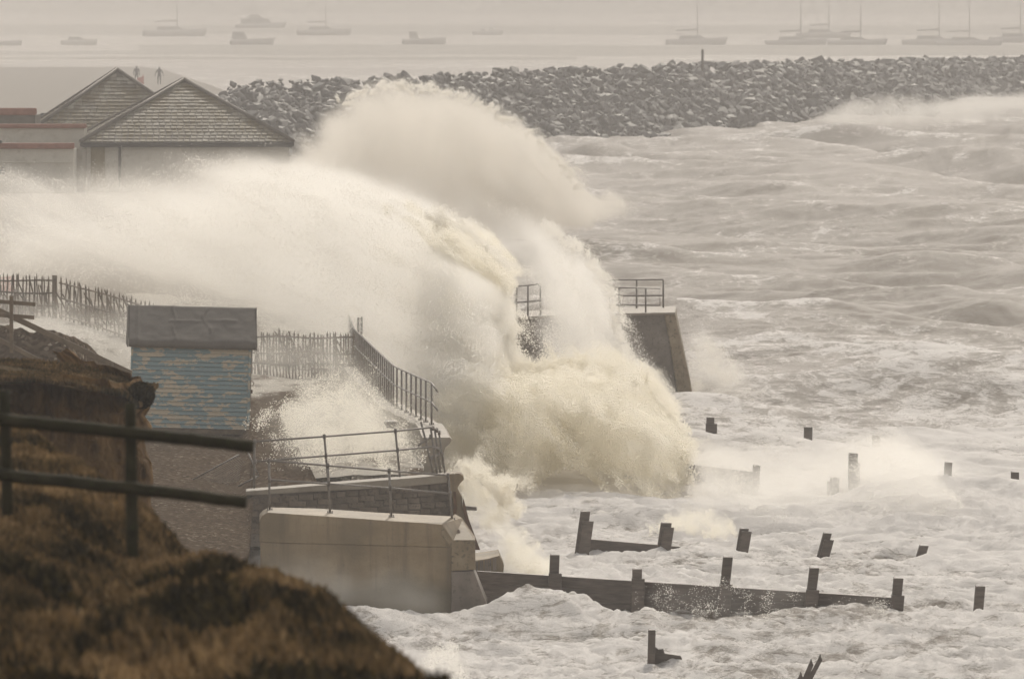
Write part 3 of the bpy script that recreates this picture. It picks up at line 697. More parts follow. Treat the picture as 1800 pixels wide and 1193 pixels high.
paling('paling fence with pointed stakes running downhill to behind the blue hut', pb+Vector((.15, 0, 0)), pc, 1.27, 44, 46, (.12, .66, 1.10), seed=2)
paling('pale misty paling fence between the blue hut and the promenade railing', pc, pd_, 1.22, 34, 34, (.36, .66, 1.08), seed=3)

# ---- rustic rail fence on the cliff edge
rf = thing('rustic_fence', 'dark mossy two-rail log fence standing on the foreground cliff edge', 'fence', P(235, 955, 64))
def log(pts, r_, name, par, seed):
    q = random.Random(seed); pp = []
    for i in range(len(pts)-1):
        for k in range(8):
            c = pts[i].lerp(pts[i+1], k/8); pp.append(c+Vector((0, q.uniform(-.004, .004), q.uniform(-.004, .004))))
    pp.append(pts[-1]); return MB().tube(pp, r_, 12, r_*.93).build(name, M['log'], par, True)
log([P(-420, 690, 64.3), P(0, 737, 64.1), P(230, 760, 64), P(445, 785, 63.9)], .0425, 'rail', rf, 1)
log([P(-420, 790, 64.3), P(0, 834, 64.1), P(230, 858, 64), P(433, 883, 63.9)], .041, 'rail', rf, 2)
log([P(13, 905, 64.15), P(8, 686, 64.15)], .036, 'post', rf, 3)
log([P(233, 985, 64.05), P(229, 708, 64.05)], .039, 'post', rf, 4)

# ---- timber handrail of the beach steps
hr = thing('step_handrail', 'sloping timber handrail of the beach steps behind the earth cliff', 'handrail', P(100, 620, 213))
def beam(a, b, hpx, d, name, par, dep=.07):
    hz_ = hpx/F*d/2; f = [a+Vector((0, 0, -hz_)), b+Vector((0, 0, -hz_)), b+Vector((0, 0, hz_)), a+Vector((0, 0, hz_))]
    return MB().prism(f, [q+Vector((0, dep, 0)) for q in f]).build(name, M['beam'], par, bevel=.008)
beam(P(-60, 518, 209), P(232, 657, 209), 11, 209, 'handrail_beam', hr)
beam(P(-60, 566, 208.5), P(96, 648, 208.5), 9, 208.5, 'handrail_beam', hr)
MB().tube([P(195, 690, 208.9), P(195, 636, 208.9)], .055, 10, .05).build('post', M['beam'], hr, True)
uf = thing('path_fence', 'short two-rail timber fence end beside the cliff path at the left edge', 'fence', P(20, 612, 206))
beam(P(-120, 520, 206), P(62, 535, 206), 7, 206, 'rail', uf); beam(P(-120, 545, 206), P(60, 558, 206), 7, 206, 'rail', uf)
MB().box(P(20, 570, 205.94), (.075, .09, 1.15)).build('post', M['beam'], uf, bevel=.006)

# ---- storm-bent tube barrier with wire mesh on the shingle
bb = thing('mesh_barrier', 'bent tube barrier with wire mesh lying on the shingle below the hut', 'barrier', P(400, 860, 227))
g1, g2, g3, g4 = P(310, 858, 227), P(420, 799, 227), P(455, 836, 226.5), P(395, 866, 226.5)
for q in ([g1, g2], [g4, g3], [P(436, 795, 226.8), g3], [P(450, 836, 226.6), P(450, 866, 226.6)]):
    MB().tube(q, .017, 8).build('tube', M['steel'], bb, True)
mb = MB()
for k in range(30):
    s_ = k/29; a = g1.lerp(g2, s_*.95+.03); b = g4.lerp(g3, s_*.95)
    mb.tube([a, a.lerp(b, .35+.5*math.sin(s_*3)**2)], .004, 4)
o = mb.build('wire_mesh', M['wire'], bb); o['kind'] = 'stuff'

# ================================================================== BEACH HUT
HD = 240.0
hut = thing('beach_hut', 'weathered blue beach hut with peeling boards and grey felt roof on the shingle bank', 'beach hut', P(332, 752, HD))
hut.rotation_euler = (0, R(1.6), R(3.0))
W_, DP, HH = 2.77, 2.0, 2.06
def hb(c, size, name, m, par=hut, rot=None, bevel=0):
    b = MB(); b.box(Vector(c)+Vector(ORG[par.name] if par is hut else (0, 0, 0)), size, rot); return b.build(name, m, par, bevel=bevel)
nb = 20; bh = HH/nb
bmesh_cache = None
for i in range(nb):
    z = .04+bh*(i+.5)
    v = [(-W_/2, -DP/2-.026, z-bh*.5), (W_/2-.06, -DP/2-.026, z-bh*.5), (W_/2-.06, -DP/2+.006, z+bh*.435), (-W_/2, -DP/2+.006, z+bh*.435)]
    f = [Vector(q)+Vector(ORG[hut.name]) for q in v]; g = [q+Vector((0, .02, 0)) for q in f]
    MB().prism(f, g).build('weatherboard', M['board'], hut)
hb((0, .02, HH/2), (W_-.04, DP, HH), 'carcass', M['beam'])
hb((W_/2-.03, -DP/2-.005, HH/2+.02), (.055, .05, HH), 'corner_post', M['board'])
hb((-W_/2-.012, -DP/2-.005, HH/2+.02), (.05, .05, HH), 'corner_post', M['board'])
hb((W_/2+.012, .1, HH/2+.03), (.02, DP-.1, HH-.1), 'end_boards', M['trim'])
hb((0, -DP/2-.004, -.03), (W_*1.0, .06, .10), 'sill_beam', M['beam'])
for x in (-1.1, -.2, .62): hb((x, -DP/2+.2, -.14), (.32, .3, .16), 'support_block', M['concrete_dark'])
def sc_hook(z, r_):
    c = Vector(ORG[hut.name])+Vector((W_/2+.03, -DP/2-.02, z)); pts = [c+Vector((math.cos(a)*r_, 0, math.sin(a)*r_)) for a in np.linspace(-2.2, 2.2, 9)]
    return MB().tube(pts, .009, 6).build('hook', M['rust'], hut, True)
sc_hook(1.12, .05)
hb((W_/2+.035, -DP/2-.02, .93), (.04, .03, .08), 'latch', M['rust']); hb((W_/2+.03, -DP/2-.02, .16), (.02, .03, .14), 'hinge', M['rust'])
# felt roof: a wrinkled skin folded over front slope, ridge and back slope
OX = Vector(ORG[hut.name]); RW = 2.97
uu = np.linspace(-RW/2, RW/2, 90); prf = [(-DP/2-.16, 1.92), (-DP/2-.175, 1.99), (-DP/2-.165, 2.06)]
sl_ = [(-DP/2-.165+(DP/2+.165-.0)*t, 2.06+(.79)*t) for t in np.linspace(.03, 1, 26)]
bk_ = [((DP/2+.165)*t, 2.85-.79*t) for t in np.linspace(.06, 1, 8)]
prof_ = prf+sl_+bk_
RX = np.repeat(uu[None, :], len(prof_), 0); RY = np.repeat(np.array([p[0] for p in prof_])[:, None], 90, 1); RZ = np.repeat(np.array([p[1] for p in prof_])[:, None], 90, 1)
wr = .007*np.abs(fbm(RX*2.2, RZ*4, 3))+.012*np.exp(-((RX-.35-.1*np.sin(RZ*9))/.012)**2)+.012*np.exp(-((RX+.42+.03*np.sin(RZ*14))/.014)**2)+.013*np.exp(-((RX+1.27)/.018)**2)
wr += .012*np.exp(-((RZ-2.52-.03*RX)/.012)**2)*(np.sin(RX*2.3+1) > -.2)+.010*np.exp(-((RZ-2.10)/.012)**2)
RY = RY-wr*1.5; RZ = RZ+wr*1.5+.008*fbm(RX*1.3, RZ*2, 2)
ro = grid_mesh('roof_felt', RX, RY, RZ, M['felt']); ro.parent = hut
so_ = ro.modifiers.new('thick', 'SOLIDIFY'); so_.thickness = .03; so_.offset = -1
for sx in (-1, 1):
    b = MB(); x0 = sx*(RW/2+.004)
    tri = [Vector((x0, -DP/2-.175, 1.90)), Vector((x0, -DP/2-.175, 2.05)), Vector((x0, 0, 2.87)), Vector((x0, DP/2+.17, 2.05)), Vector((x0, DP/2+.17, 1.90))]
    b.prism([OX+q for q in tri], [OX+q+Vector((sx*.022, 0, 0)) for q in tri]).build('gable_edge', M['felt'], hut)
hb((0, -DP/2-.12, 1.965), (RW-.02, .03, .12), 'fascia', M['beam'])

# ================================================================== PAVILION
BD = 450.0
pv_ = thing('pavilion', 'cream seafront pavilion with two mossy slate hipped roofs at the left', 'building', P(318, 385, BD))
BASE = Vector(ORG['pavilion'])
def slate_roof(par, cx, cyy, eave, apex, half, ridge, rot, eave_y):
    """hipped roof with courses of single slates on the two faces in view; rotated about its centre"""
    Rz = Matrix.Rotation(rot, 3, 'Z'); C = Vector((cx, cyy, 0)); run = half
    def Q(x, y, z): return C+Rz @ Vector((x, y, 0))+Vector((0, 0, z))
    A1, A2 = (0, -ridge/2, apex), (0, ridge/2, apex)
    hy = half+ridge/2
    c0, c1, c2, c3 = (-half, -hy, eave), (half, -hy, eave), (half, hy, eave), (-half, hy, eave)
    roof = MB().add([Q(*p) for p in (c0, c1, c2, c3, A1, A2)], [(0, 1, 4), (1, 2, 5, 4), (2, 3, 5), (3, 0, 4, 5), (3, 2, 1, 0)]).build('roof', M['lead'], par)
    tiles = MB(); tint = []
    def face(p0, p1, a0, a1, ncourse):
        p0, p1, a0, a1 = map(Vector, (p0, p1, a0, a1))
        nrm = (p1-p0).cross(a0-p0).normalized()
        for i in range(ncourse):
            t0, t1 = i/ncourse, (i+1.12)/ncourse
            l0, r0 = p0.lerp(a0, t0), p1.lerp(a1, t0); l1, r1 = p0.lerp(a0, min(t1, 1)), p1.lerp(a1, min(t1, 1))
            L = (r0-l0).length; k = max(1, int(L/.27)); off = random.random()
            if t1 > .985: continue
            margin = .07/L
            xs = [margin]+[(j+off)/k for j in range(k) if margin+.01 < (j+off)/k < 1-margin-.01]+[1-margin]
            L1 = (r1-l1).length; m1 = .07/L1
            for j in range(len(xs)-1):
                u0, u1 = xs[j]+.003, xs[j+1]-.003
                top = lambda u: min(max((u*L-(L-L1)/2)/L1, m1*.5), 1-m1*.5)
                lift = .035+random.uniform(0, .02); dx = random.uniform(-.01, .012)
                b0, b1 = l0.lerp(r0, u0), l0.lerp(r0, u1); t_0, t_1 = l1.lerp(r1, top(u0)), l1.lerp(r1, top(u1))
                up = (a0-p0).normalized()*dx
                vs_ = [b0+nrm*lift+up, b1+nrm*lift+up, t_1+nrm*.008, t_0+nrm*.008, b0+up, b1+up, t_1, t_0]
                tiles.add([Q(*v) for v in vs_], [(0, 1, 2, 3), (4, 5, 1, 0), (5, 6, 2, 1), (7, 4, 0, 3)])
                tint.extend([random.random()]*8)
    face(c0, c1, A1, A1, 19); face(c3, c0, A2, A1, 19)
    o = tiles.build('slate', M['slate'], roof); o['kind'] = 'stuff'
    at = o.data.attributes.new('tint', 'FLOAT', 'POINT'); at.data.foreach_set('value', tint)
    for a, b in ((c0, A1), (c1, A1), (c3, A2), (A1, A2)):
        va, vb = Q(*a), Q(*b)
        MB().tube([va+Vector((0, 0, .04)), vb+Vector((0, 0, .05))], .10, 8).build('hip_cap', M['lead'], roof, True)
    return roof, Q, hy
half = 187*BD/F; evz = PZ(250, BD); az = PZ(140, BD+half)
r1, Q1, hy1 = slate_roof(pv_, PXX(316, BD), BD+half+.6, evz, az-.05, half, 1.2, R(3.5), 0)
Rz1 = Matrix.Rotation(R(3.5), 3, 'Z')
def rbox(Q, c, size, name, m, par, bevel=0):
    p = Q(*c); return MB().box(p, size, Rz1).build(name, m, par, bevel=bevel)
wh = evz-BASE.z+.6
rbox(Q1, (0, 0, evz-wh/2-.12), (2*half-.55, 2*hy1-.55, wh), 'wall', M['render'], pv_)
rbox(Q1, (-half+.46+.3, -hy1+.27, evz-wh/2-.14), (.62, .10, wh), 'pilaster', M['pilaster'], pv_)
rbox(Q1, (half-.30, -hy1+.27, evz-wh/2-.14), (.25, .08, wh), 'pilaster', M['render'], pv_)
rbox(Q1, (0, -hy1-.02, evz-.10), (2*half+.05, .16, .17), 'gutter', M['gutter'], pv_, .02)
rbox(Q1, (0, -hy1+.12, evz-.17), (2*half-.1, .30, .10), 'soffit', M['gutter'], pv_)
dp = Q1(-half+1.72, -hy1+.20, evz-.2); MB().tube([dp, dp+Vector((0, 0, -wh+.3))], .06, 8).build('downpipe', M['gutter'], pv_, True)
r2, Q2, hy2 = slate_roof(pv_, PXX(199, 463), 463+half*.95, PZ(250, 463)+.2, PZ(122, 463+half*.95)-.05, half*.95, 1.2, R(3.5), 0)
MB().box(Q2(0, 0, PZ(250, 463)-1.9), (2*half-.9, 2*half-.9, 4), Rz1).build('wall', M['render'], pv_)

an = thing('annexe', 'low cream annexe with three stepped red-coped parapets left of the pavilion', 'building', P(40, 385, 446))
def wallpx(par, x0, x1, yt, yb, d, dep, name, m, bevel=0):
    return MB().prism(poly([(x0, yt), (x1, yt), (x1, yb), (x0, yb)], d), [P(x, y, d)+Vector((0, dep, 0)) for x, y in ((x0, yt), (x1, yt), (x1, yb), (x0, yb))]).build(name, m, par, bevel=bevel)
wallpx(an, -420, 129.5, 262, 395, 446.2, 3.2, 'wall', M['render'])
c_ = wallpx(an, -420, 130.5, 251.5, 262, 446.0, .5, 'parapet_coping', M['redcope'], .05)
wallpx(an, -420, 129.5, 284, 286.5, 446.12, .2, 'string_course', M['render'], .02)
wallpx(an, -420, 148, 226, 262, 450.5, 3, 'wall', M['render'])
wallpx(an, -420, 152, 218, 226, 450.3, .5, 'parapet_coping', M['redcope'], .06)
wallpx(an, -420, 62, 203, 225, 456.4, 5, 'wall', M['lead'])
wallpx(an, -420, 64, 190, 203, 456.2, .5, 'parapet_coping', M['redcope'], .07)
wallpx(an, -9, 8, 293, 307, 445.9, .25, 'wall_light', M['gutter'], .03)
wallpx(an, -14, 3, 247, 252, 445.6, .3, 'wall_bracket', M['gutter'], .02)
tag(wallpx(None, -40, 24, 487, 513, 318, .6, 'red_hoarding', M['red'], .02), 'pinkish red board glimpsed through the broken paling at the left edge', 'board')

# ================================================================== ROCK BREAKWATER
import bmesh
def rock_mesh(seed):
    r_ = random.Random(seed); bm = bmesh.new()
    pts = []
    for i in range(13):
        a = Vector((r_.gauss(0, 1), r_.gauss(0, 1), r_.gauss(0, 1))).normalized(); k = r_.uniform(.8, 1.1)
        pts.append(bm.verts.new(Vector((a.x*1.15, a.y*.85, a.z*.62))*k*.5))
    bmesh.ops.convex_hull(bm, input=bm.verts)
    for v in [v for v in bm.verts if not v.link_faces]: bm.verts.remove(v)
    bmesh.ops.recalc_face_normals(bm, faces=bm.faces)
    me = bpy.data.meshes.new('rock'); bm.to_mesh(me); bm.free(); me.materials.append(M['rock']); return me
ROCKS = [rock_mesh(i) for i in range(14)]
BW = [(-19.2, 655), (-17.5, 665), (-11.7, 705), (16.5, 850), (51, 1020), (78, 1150)]
bl = [0]
for a, b in zip(BW[:-1], BW[1:]): bl.append(bl[-1]+math.dist(a, b))
def bwp(s):
    return Vector((np.interp(s, bl, [p[0] for p in BW]), np.interp(s, bl, [p[1] for p in BW]), 0))
bk = thing('rock_breakwater', 'long grey rubble breakwater of piled boulders crossing behind the waves', 'breakwater', (16, 855, 0))
nrm_b = Vector((-.98, .2, 0))
core = []; ss = np.linspace(0, bl[-1], 70)
crestz = lambda s: np.interp(s, [0, 60, 240, 420, 560], [5.0, 5.5, 5.3, 4.35, 4.2])
KX2 = np.array([[bwp(s).x+o for s in ss] for o in (0, -7, -11, -20)]); KY2 = np.array([[bwp(s).y+o*-.2 for s in ss] for o in (0, -7, -11, -20)])
KZ2 = np.array([[z if z < .5 else crestz(s)-.9 for s in ss] for z in (-1.2, 9, 9, -1.2)])
co_ = grid_mesh('rubble_core', KX2, KY2, KZ2, M['rock'], False); co_.parent = bk; co_.matrix_parent_inverse = Matrix.Translation((-16, -855, 0))
cand = []
rr = random.Random(5)
for i in range(8000):
    s = bl[-1]*rr.random()**1.15; t_ = rr.random()**.8          # t: 0 waterline, 1 crest
    back = rr.random()
    c = bwp(s); size = rr.choice((.7, .9, 1.1, 1.4, 1.8, 2.1))*rr.uniform(.8, 1.15)*(.5+.4*s/bl[-1])
    z = -.3+(crestz(s)+.25)*t_-size*.15
    off = -7.2*t_-(rr.random()*4.5 if t_ > .9 else 0)
    p = Vector((c.x+off+rr.uniform(-.3, .3), c.y-off*.2, z+rr.uniform(-.15, .15)))
    m4 = Matrix.Translation(p) @ Euler((rr.uniform(-.5, .5), rr.uniform(.0, .8), rr.uniform(0, 6.3)), 'XYZ').to_matrix().to_4x4() @ Matrix.Diagonal((size, size, size, 1))
    pxs = 900+p.x/p.y*F
    if pxs < 352 or (pxs < 400 and t_ > .9): continue
    cand.append((-(size/p.y) if (380 < pxs < 1830 and not (560 < pxs < 1000 and t_ < .8)) else 1, rr.randrange(14), m4))
cand.sort(key=lambda q: q[0])
for _, k, m4 in cand[:300]: inst('rock', ROCKS[k], bk, m4)
vv, ff, base = [], [], 0
for _, k, m4 in cand[300:]:
    me = ROCKS[k]; nv = len(me.vertices)
    vv += [tuple(m4 @ v.co-Vector((16, 855, 0))) for v in me.vertices]; ff += [tuple(i+base for i in p.vertices) for p in me.polygons]; base += nv
me = bpy.data.meshes.new('rubble'); me.from_pydata(vv, [], ff); me.materials.append(M['rock'])
o = bpy.data.objects.new('rubble', me); COL.objects.link(o); o.parent = bk; o['kind'] = 'stuff'
mp_ = P(1235, 108, 860)
tag(MB().tube([mp_+Vector((0, 0, -.8)), mp_+Vector((0, 0, 1.0))], .11, 8).build('marker_post', M['groyne'], None, True), 'single short marker post standing on the breakwater crest', 'post')

# ================================================================== BOATS IN THE LAGOON
def hull(e, L, beam_, free, m, flip, deckm):
    """lofted hull along x, bow at +x (flip: bow left)"""
    n = 13; sx = -1 if flip else 1; vs_, fs_ = [], []; O = Vector(ORG[e.name])
    for i in range(n):
        t = i/(n-1); x = (t-.5)*L; wd = beam_/2*(1-max(0, (t-.45)/.55)**2.2)*(.78+.22*min(1, t*3)); sh = free*(1+.45*t**2)
        flare = .55+.3*t
        over = .06*L*t**3
        for (a, z, q) in ((-1, 1, 1), (-.98, .45, .5), (-flare*.75, -.35, 0), (flare*.75, -.35, 0), (.98, .45, .5), (1, 1, 1)):
            vs_.append(O+Vector((sx*(x+over*q), a*wd, z*sh if z > 0 else z)))
    k = 6
    for i in range(n-1):
        for j in range(k): fs_.append((i*k+j, i*k+(j+1) % k, (i+1)*k+(j+1) % k, (i+1)*k+j))
    fs_.append(tuple(range(k))); fs_.append(tuple((n-1)*k+j for j in range(k)))
    return MB().add(vs_, fs_).build('hull', m, e, True)
def yacht(pxc, wl, L, label, mast_off=.06, flip=False, m='hull_hazed', mast_h=13.5, boom=True, cover='sailcloth', mizzen=False):
    d = DZ(wl); e = thing('sailing_yacht', label, 'yacht', (PXX(pxc, d), d, .0), 'boats moored in the lagoon'); O = Vector(ORG[e.name]); sx = -1 if flip else 1
    hull(e, L, L*.3, L*.085, M[m], flip, None)
    f = L*.085
    b = MB(); pts = [(-L*.28, f*.9), (-L*.25, f*1.75), (L*.08, f*1.75), (L*.2, f*1.15), (L*.2, f*.9)]
    b.prism([O+Vector((sx*x, -L*.09, z)) for x, z in pts], [O+Vector((sx*x, L*.09, z)) for x, z in pts]); cb = b.build('cabin', M['deck'], e)
    for k in range(3): MB().box(O+Vector((sx*(-L*.18+k*L*.09), -L*.092, f*1.45)), (L*.05, .03, f*.25)).build('cabin_window', M['gutter'], cb)
    xm = sx*L*mast_off
    ms = MB().tube([O+Vector((xm, 0, f)), O+Vector((xm, 0, mast_h))], .13, 8, .09).build('mast', M['mast'], e, True)
    if boom:
        MB().tube([O+Vector((xm, 0, f*2.9)), O+Vector((xm-sx*L*.17, 0, f*2.85)), O+Vector((xm-sx*L*.36, 0, f*2.7))], .24, 8, .13).build('sail_cover', M[cover], e, True)
    for q in (L*.52, -L*.48): MB().tube([O+Vector((sx*q, 0, f*1.3)), O+Vector((xm, 0, mast_h-.2))], .035, 5).build('stay', M['mast'], e)
    MB().tube([O+Vector((-sx*L*.47, -.8, f)), O+Vector((-sx*L*.47, -.8, f*1.9)), O+Vector((-sx*L*.2, -1, f*2.0))], .03, 5).build('guard_rail', M['mast'], e)
    return e
yacht(305, 63, 13, 'sailing yacht with a folded sail low over its boom, farthest left of the masts', flip=False)
yacht(568, 61, 11.5, 'sailing yacht with its boom pointing left, second mast from the left', .05)
yacht(1222, 78, 11, 'sailing yacht with two close masts, leftmost of the right-hand moorings', .04)
yacht(1397, 80, 11, 'sailing yacht with a sharp bow to the right, left of the clustered moorings', .1)
yacht(1446, 66, 11, 'farther sailing yacht showing between two hulls of the right-hand cluster', .12)
yacht(1505, 80, 10.6, 'sailing yacht with bare mast in the middle of the right-hand cluster', .08)
yacht(1640, 79, 11.5, 'sailing yacht with a dark wheel shelter, second from the right edge', .1)
yacht(1702, 82, 11.5, 'sailing yacht overlapping its neighbour near the right edge of the moorings', .02)
yacht(1788, 74, 11, 'sailing yacht cut by the right edge of the picture', .06)
def motorboat(pxc, wl, L, label, house=(-.28, .05, 2.2), flip=False, m='hull_hazed', hm='deck', white=False):
    d = DZ(wl); e = thing('motor_boat', label, 'motor boat', (PXX(pxc, d), d, .0), 'boats moored in the lagoon'); O = Vector(ORG[e.name]); sx = -1 if flip else 1
    f = L*.11; hull(e, L, L*.34, f, M[m], flip, None)
    x0, x1, hh = house
    if hh:
        pts = [(x0*L, f*.9), (x0*L+.05, f*hh*1.0), (x1*L-.35, f*hh), (x1*L+.1, f*1.4), (x1*L+.2, f*.9)]
        b = MB(); b.prism([O+Vector((sx*x, -L*.11, z)) for x, z in pts], [O+Vector((sx*x, L*.11, z)) for x, z in pts]); wh_ = b.build('wheelhouse', M[hm], e)
        for k in range(2): MB().box(O+Vector((sx*(x0*L+(x1-x0)*L*(.25+.4*k)), -L*.112, f*(hh*.55+.7))), ((x1-x0)*L*.28, .03, f*.5)).build('cabin_window', M['gutter'], wh_)
    if white:
        pts = [(L*.05, f), (L*.1, f*2.4), (L*.2, f*1.9), (L*.34, f)]
        MB().prism([O+Vector((sx*x, -L*.1, z)) for x, z in pts], [O+Vector((sx*x, L*.1, z)) for x, z in pts]).build('spray_hood', M['bodywhite'], e)
    return e
motorboat(8, 79, 6, 'small open boat cut by the left edge of the lagoon', (0, 0, 0))
motorboat(138, 78, 6.6, 'low cabin boat moored alone left of the yacht masts', (-.3, .12, 1.75))
motorboat(442, 78, 8, 'motor boat with a windowed wheelhouse at its stern and bow to the right', (-.45, -.12, 2.6))
mc = motorboat(456, 52, 11.5, 'large motor cruiser with a tall flybridge behind the wheelhouse boat', (-.38, .22, 2.0))
mo = Vector(ORG[mc.name])
MB().prism([mo+Vector((x, -1, z)) for x, z in ((-2.6, 2.5), (-2.4, 3.5), (-.2, 3.6), (.9, 2.5))], [mo+Vector((x, 1, z)) for x, z in ((-2.6, 2.5), (-2.4, 3.5), (-.2, 3.6), (.9, 2.5))]).build('flybridge', M['deck'], mc)
MB().box(mo+Vector((-.9, 0, 4.4)), (2.6, 1.8, .18)).tube([mo+Vector((-1.8, -.7, 3.5)), mo+Vector((-1.7, -.7, 4.4))], .06, 6).tube([mo+Vector((0, -.7, 3.5)), mo+Vector((-.1, -.7, 4.4))], .06, 6).build('canopy', M['sailcloth'], mc)
MB().tube([mo+Vector((-1.4, 0, 4.4)), mo+Vector((-1.5, 0, 6.6))], .06, 6).build('aerial', M['mast'], mc)
motorboat(744, 77, 8, 'fishing boat with a small wheelhouse forward of centre, alone in mid lagoon', (-.33, -.12, 2.5))
motorboat(856, 61, 6.4, 'little boat with a bright white hood above the centre of the breakwater', (-.2, -.1, 1.8), white=True)

# ================================================================== PEOPLE ON THE SPIT
def person(label, px_, feet, hgt_px, arms, stride, coat):
    d = 1061.0; foot = P(px_, feet, d); s = hgt_px/F*d/1.75
    me = bpy.data.meshes.new('person')
    J = {'pelvis': (0, 0, .95, .15), 'waist': (0, 0, 1.12, .14), 'chest': (0, 0, 1.36, .175), 'neck': (0, .02, 1.5, .065), 'chin': (0, -.01, 1.57, .075), 'head': (0, 0, 1.65, .10), 'crown': (0, .01, 1.74, .06)}
    E_ = [('pelvis', 'waist'), ('waist', 'chest'), ('chest', 'neck'), ('neck', 'chin'), ('chin', 'head'), ('head', 'crown')]
    for sd_, n in ((-1, 'l'), (1, 'r')):
        st_ = stride*sd_
        J.update({'hip'+n: (.10*sd_, 0, .88, .11), 'knee'+n: (.12*sd_, -.06*st_, .50, .075), 'ank'+n: (.12*sd_, .10*st_, .09, .05), 'toe'+n: (.13*sd_, .10*st_-.16, .04, .04),
                  'sh'+n: (.20*sd_, 0, 1.42, .075), 'elb'+n: ((.27+arms)*sd_, .04, 1.15, .058), 'wri'+n: ((.29+arms*1.5)*sd_, -.05, .90, .042), 'hand'+n: ((.29+arms*1.5)*sd_, -.07, .81, .045)})
        E_ += [('pelvis', 'hip'+n), ('hip'+n, 'knee'+n), ('knee'+n, 'ank'+n), ('ank'+n, 'toe'+n), ('chest', 'sh'+n), ('sh'+n, 'elb'+n), ('elb'+n, 'wri'+n), ('wri'+n, 'hand'+n)]
    keys = list(J); me.from_pydata([tuple(c*s for c in J[k][:3]) for k in keys], [(keys.index(a), keys.index(b)) for a, b in E_], [])
    me.materials.append(M[coat])
    o = bpy.data.objects.new('person', me); COL.objects.link(o); o.location = foot
    o.modifiers.new('skin', 'SKIN'); sb = o.modifiers.new('smooth', 'SUBSURF'); sb.levels = 1; sb.render_levels = 1
    for i, k in enumerate(keys):
        v = me.skin_vertices[0].data[i]; v.radius = (J[k][3]*s, J[k][3]*s*.85); v.use_root = (k == 'pelvis')
    ORG[o.name] = tuple(foot)
    return tag(o, label, 'person', 'people on the spit')
person('dark-clothed person standing by a red bundle above the left roof', 240, 147, 31, .0, .6, 'coat')
person('dark-clothed person walking with arms held out to the sides above the roof valley', 280, 149, 31.5, .07, 1.2, 'coat')
rb_ = thing('red_bag', 'upright red bag-like bundle beside the left person on the spit', 'bag', P(249, 149, 1060))
MB().prism(poly([(240, 148), (253, 149), (253, 134), (251, 133), (249, 136), (245, 136), (241, 138)], 1060), poly([(240, 148), (253, 149), (253, 134), (251, 133), (249, 136), (245, 136), (241, 138)], 1060.5)).build('bag_body', M['red'], rb_, bevel=.05)
MB().tube([P(252, 134, 1060.2), P(253, 131, 1060.2), P(250, 131, 1060.2)], .03, 6).build('handle', M['red'], rb_)

# ================================================================== HEATH AND GRASS
def blades(name, bx_, by_, bz_, hmin, hmax, wid, m, lean, kind='stuff', tintf=None, spread=.5):
    n = len(bx_); a = RNG.random(n)*2*math.pi; h = RNG.uniform(hmin, hmax, n); ln = RNG.uniform(.1, spread, n)*h
    dx, dy = np.cos(a)*ln+lean*h, np.sin(a)*ln
    wx_ = wid*np.abs(np.cos(a+1.2))*.5+wid*.25; wy_ = wid*np.sin(a+1.2)*.5
    v = np.zeros((n, 5, 3), np.float32)
    v[:, 0] = np.stack([bx_-wx_, by_-wy_, bz_-.02], -1); v[:, 1] = np.stack([bx_+wx_, by_+wy_, bz_-.02], -1)
    v[:, 2] = np.stack([bx_+dx*.45+wx_*.8, by_+dy*.45+wy_*.8, bz_+h*.6], -1); v[:, 3] = np.stack([bx_+dx*.45-wx_*.8, by_+dy*.45-wy_*.8, bz_+h*.6], -1)
    v[:, 4] = np.stack([bx_+dx, by_+dy, bz_+h], -1)
    idx = np.arange(n)[:, None]*5
    q = np.concatenate([idx+[0, 1, 2, 3], ], 1); t3 = idx+[3, 2, 4]
    loops = np.concatenate([q, t3], 1).ravel().astype(np.int32)
    me = bpy.data.meshes.new(name); me.vertices.add(n*5); me.vertices.foreach_set('co', v.ravel())
    me.loops.add(len(loops)); me.loops.foreach_set('vertex_index', loops)
    st_ = (np.arange(n)[:, None]*7+[0, 4]).ravel().astype(np.int32); me.polygons.add(2*n); me.polygons.foreach_set('loop_start', st_)
    tn_ = np.repeat(np.clip(tintf if tintf is not None else RNG.random(n), 0, 1), 5).astype(np.float32)
    at = me.attributes.new('tint', 'FLOAT', 'POINT'); at.data.foreach_set('value', tn_)
    me.update(calc_edges=True); me.validate(); me.materials.append(m)
    o = bpy.data.objects.new(name, me); COL.objects.link(o); o['kind'] = kind; return o
n = 120000
yb = 40+42*RNG.random(n)**.9; eb = np.interp(yb, gy, ex); xb = eb+.35-(eb+.35+.058*yb+.2)*RNG.random(n)
zb = terrace(xb, yb); tt_ = .45+.55*fbm(xb*1.3, yb*.4, 3)+RNG.normal(0, .16, n)
patch = fbm(xb*.8+5, yb*.33+2, 2)
keep = (patch < .42) | (yb > 60)
blades('heath_grass', xb[keep], yb[keep], zb[keep], .02, .095, .018, M['grass'], -.12, tintf=tt_[keep])
n = 60000
yb = 40+20*RNG.random(n); eb = np.interp(yb, gy, ex); xb = eb+.25-(eb+.25+.058*yb+.2)*RNG.random(n); patch = fbm(xb*.8+5, yb*.33+2, 2)
k_ = (patch > .3); xb, yb = xb[k_], yb[k_]
blades('heather_scrub', xb, yb, terrace(xb, yb), .04, .16, .03, M['gorse'], -.1, tintf=RNG.random(len(xb)), spread=1.0)
n = 16000
xb = -7.5+(PXX(256, D0)+7.5)*RNG.random(n); yb = D0-1.6+6*RNG.random(n)**1.5
zb = np.interp(xb*D0/yb, TX[0]*D0/TY[0, 0], ztop)+.02
blades('cliff_grass', xb, yb, zb, .01, .055, .02, M['grass'], -.1, tintf=.35+.3*fbm(xb*2, yb, 2)+RNG.normal(0, .12, n))
n = 9000
u3 = RNG.normal(size=(n, 3)); u3 /= np.linalg.norm(u3, axis=1)[:, None]; u3 *= RNG.random(n)[:, None]**.4
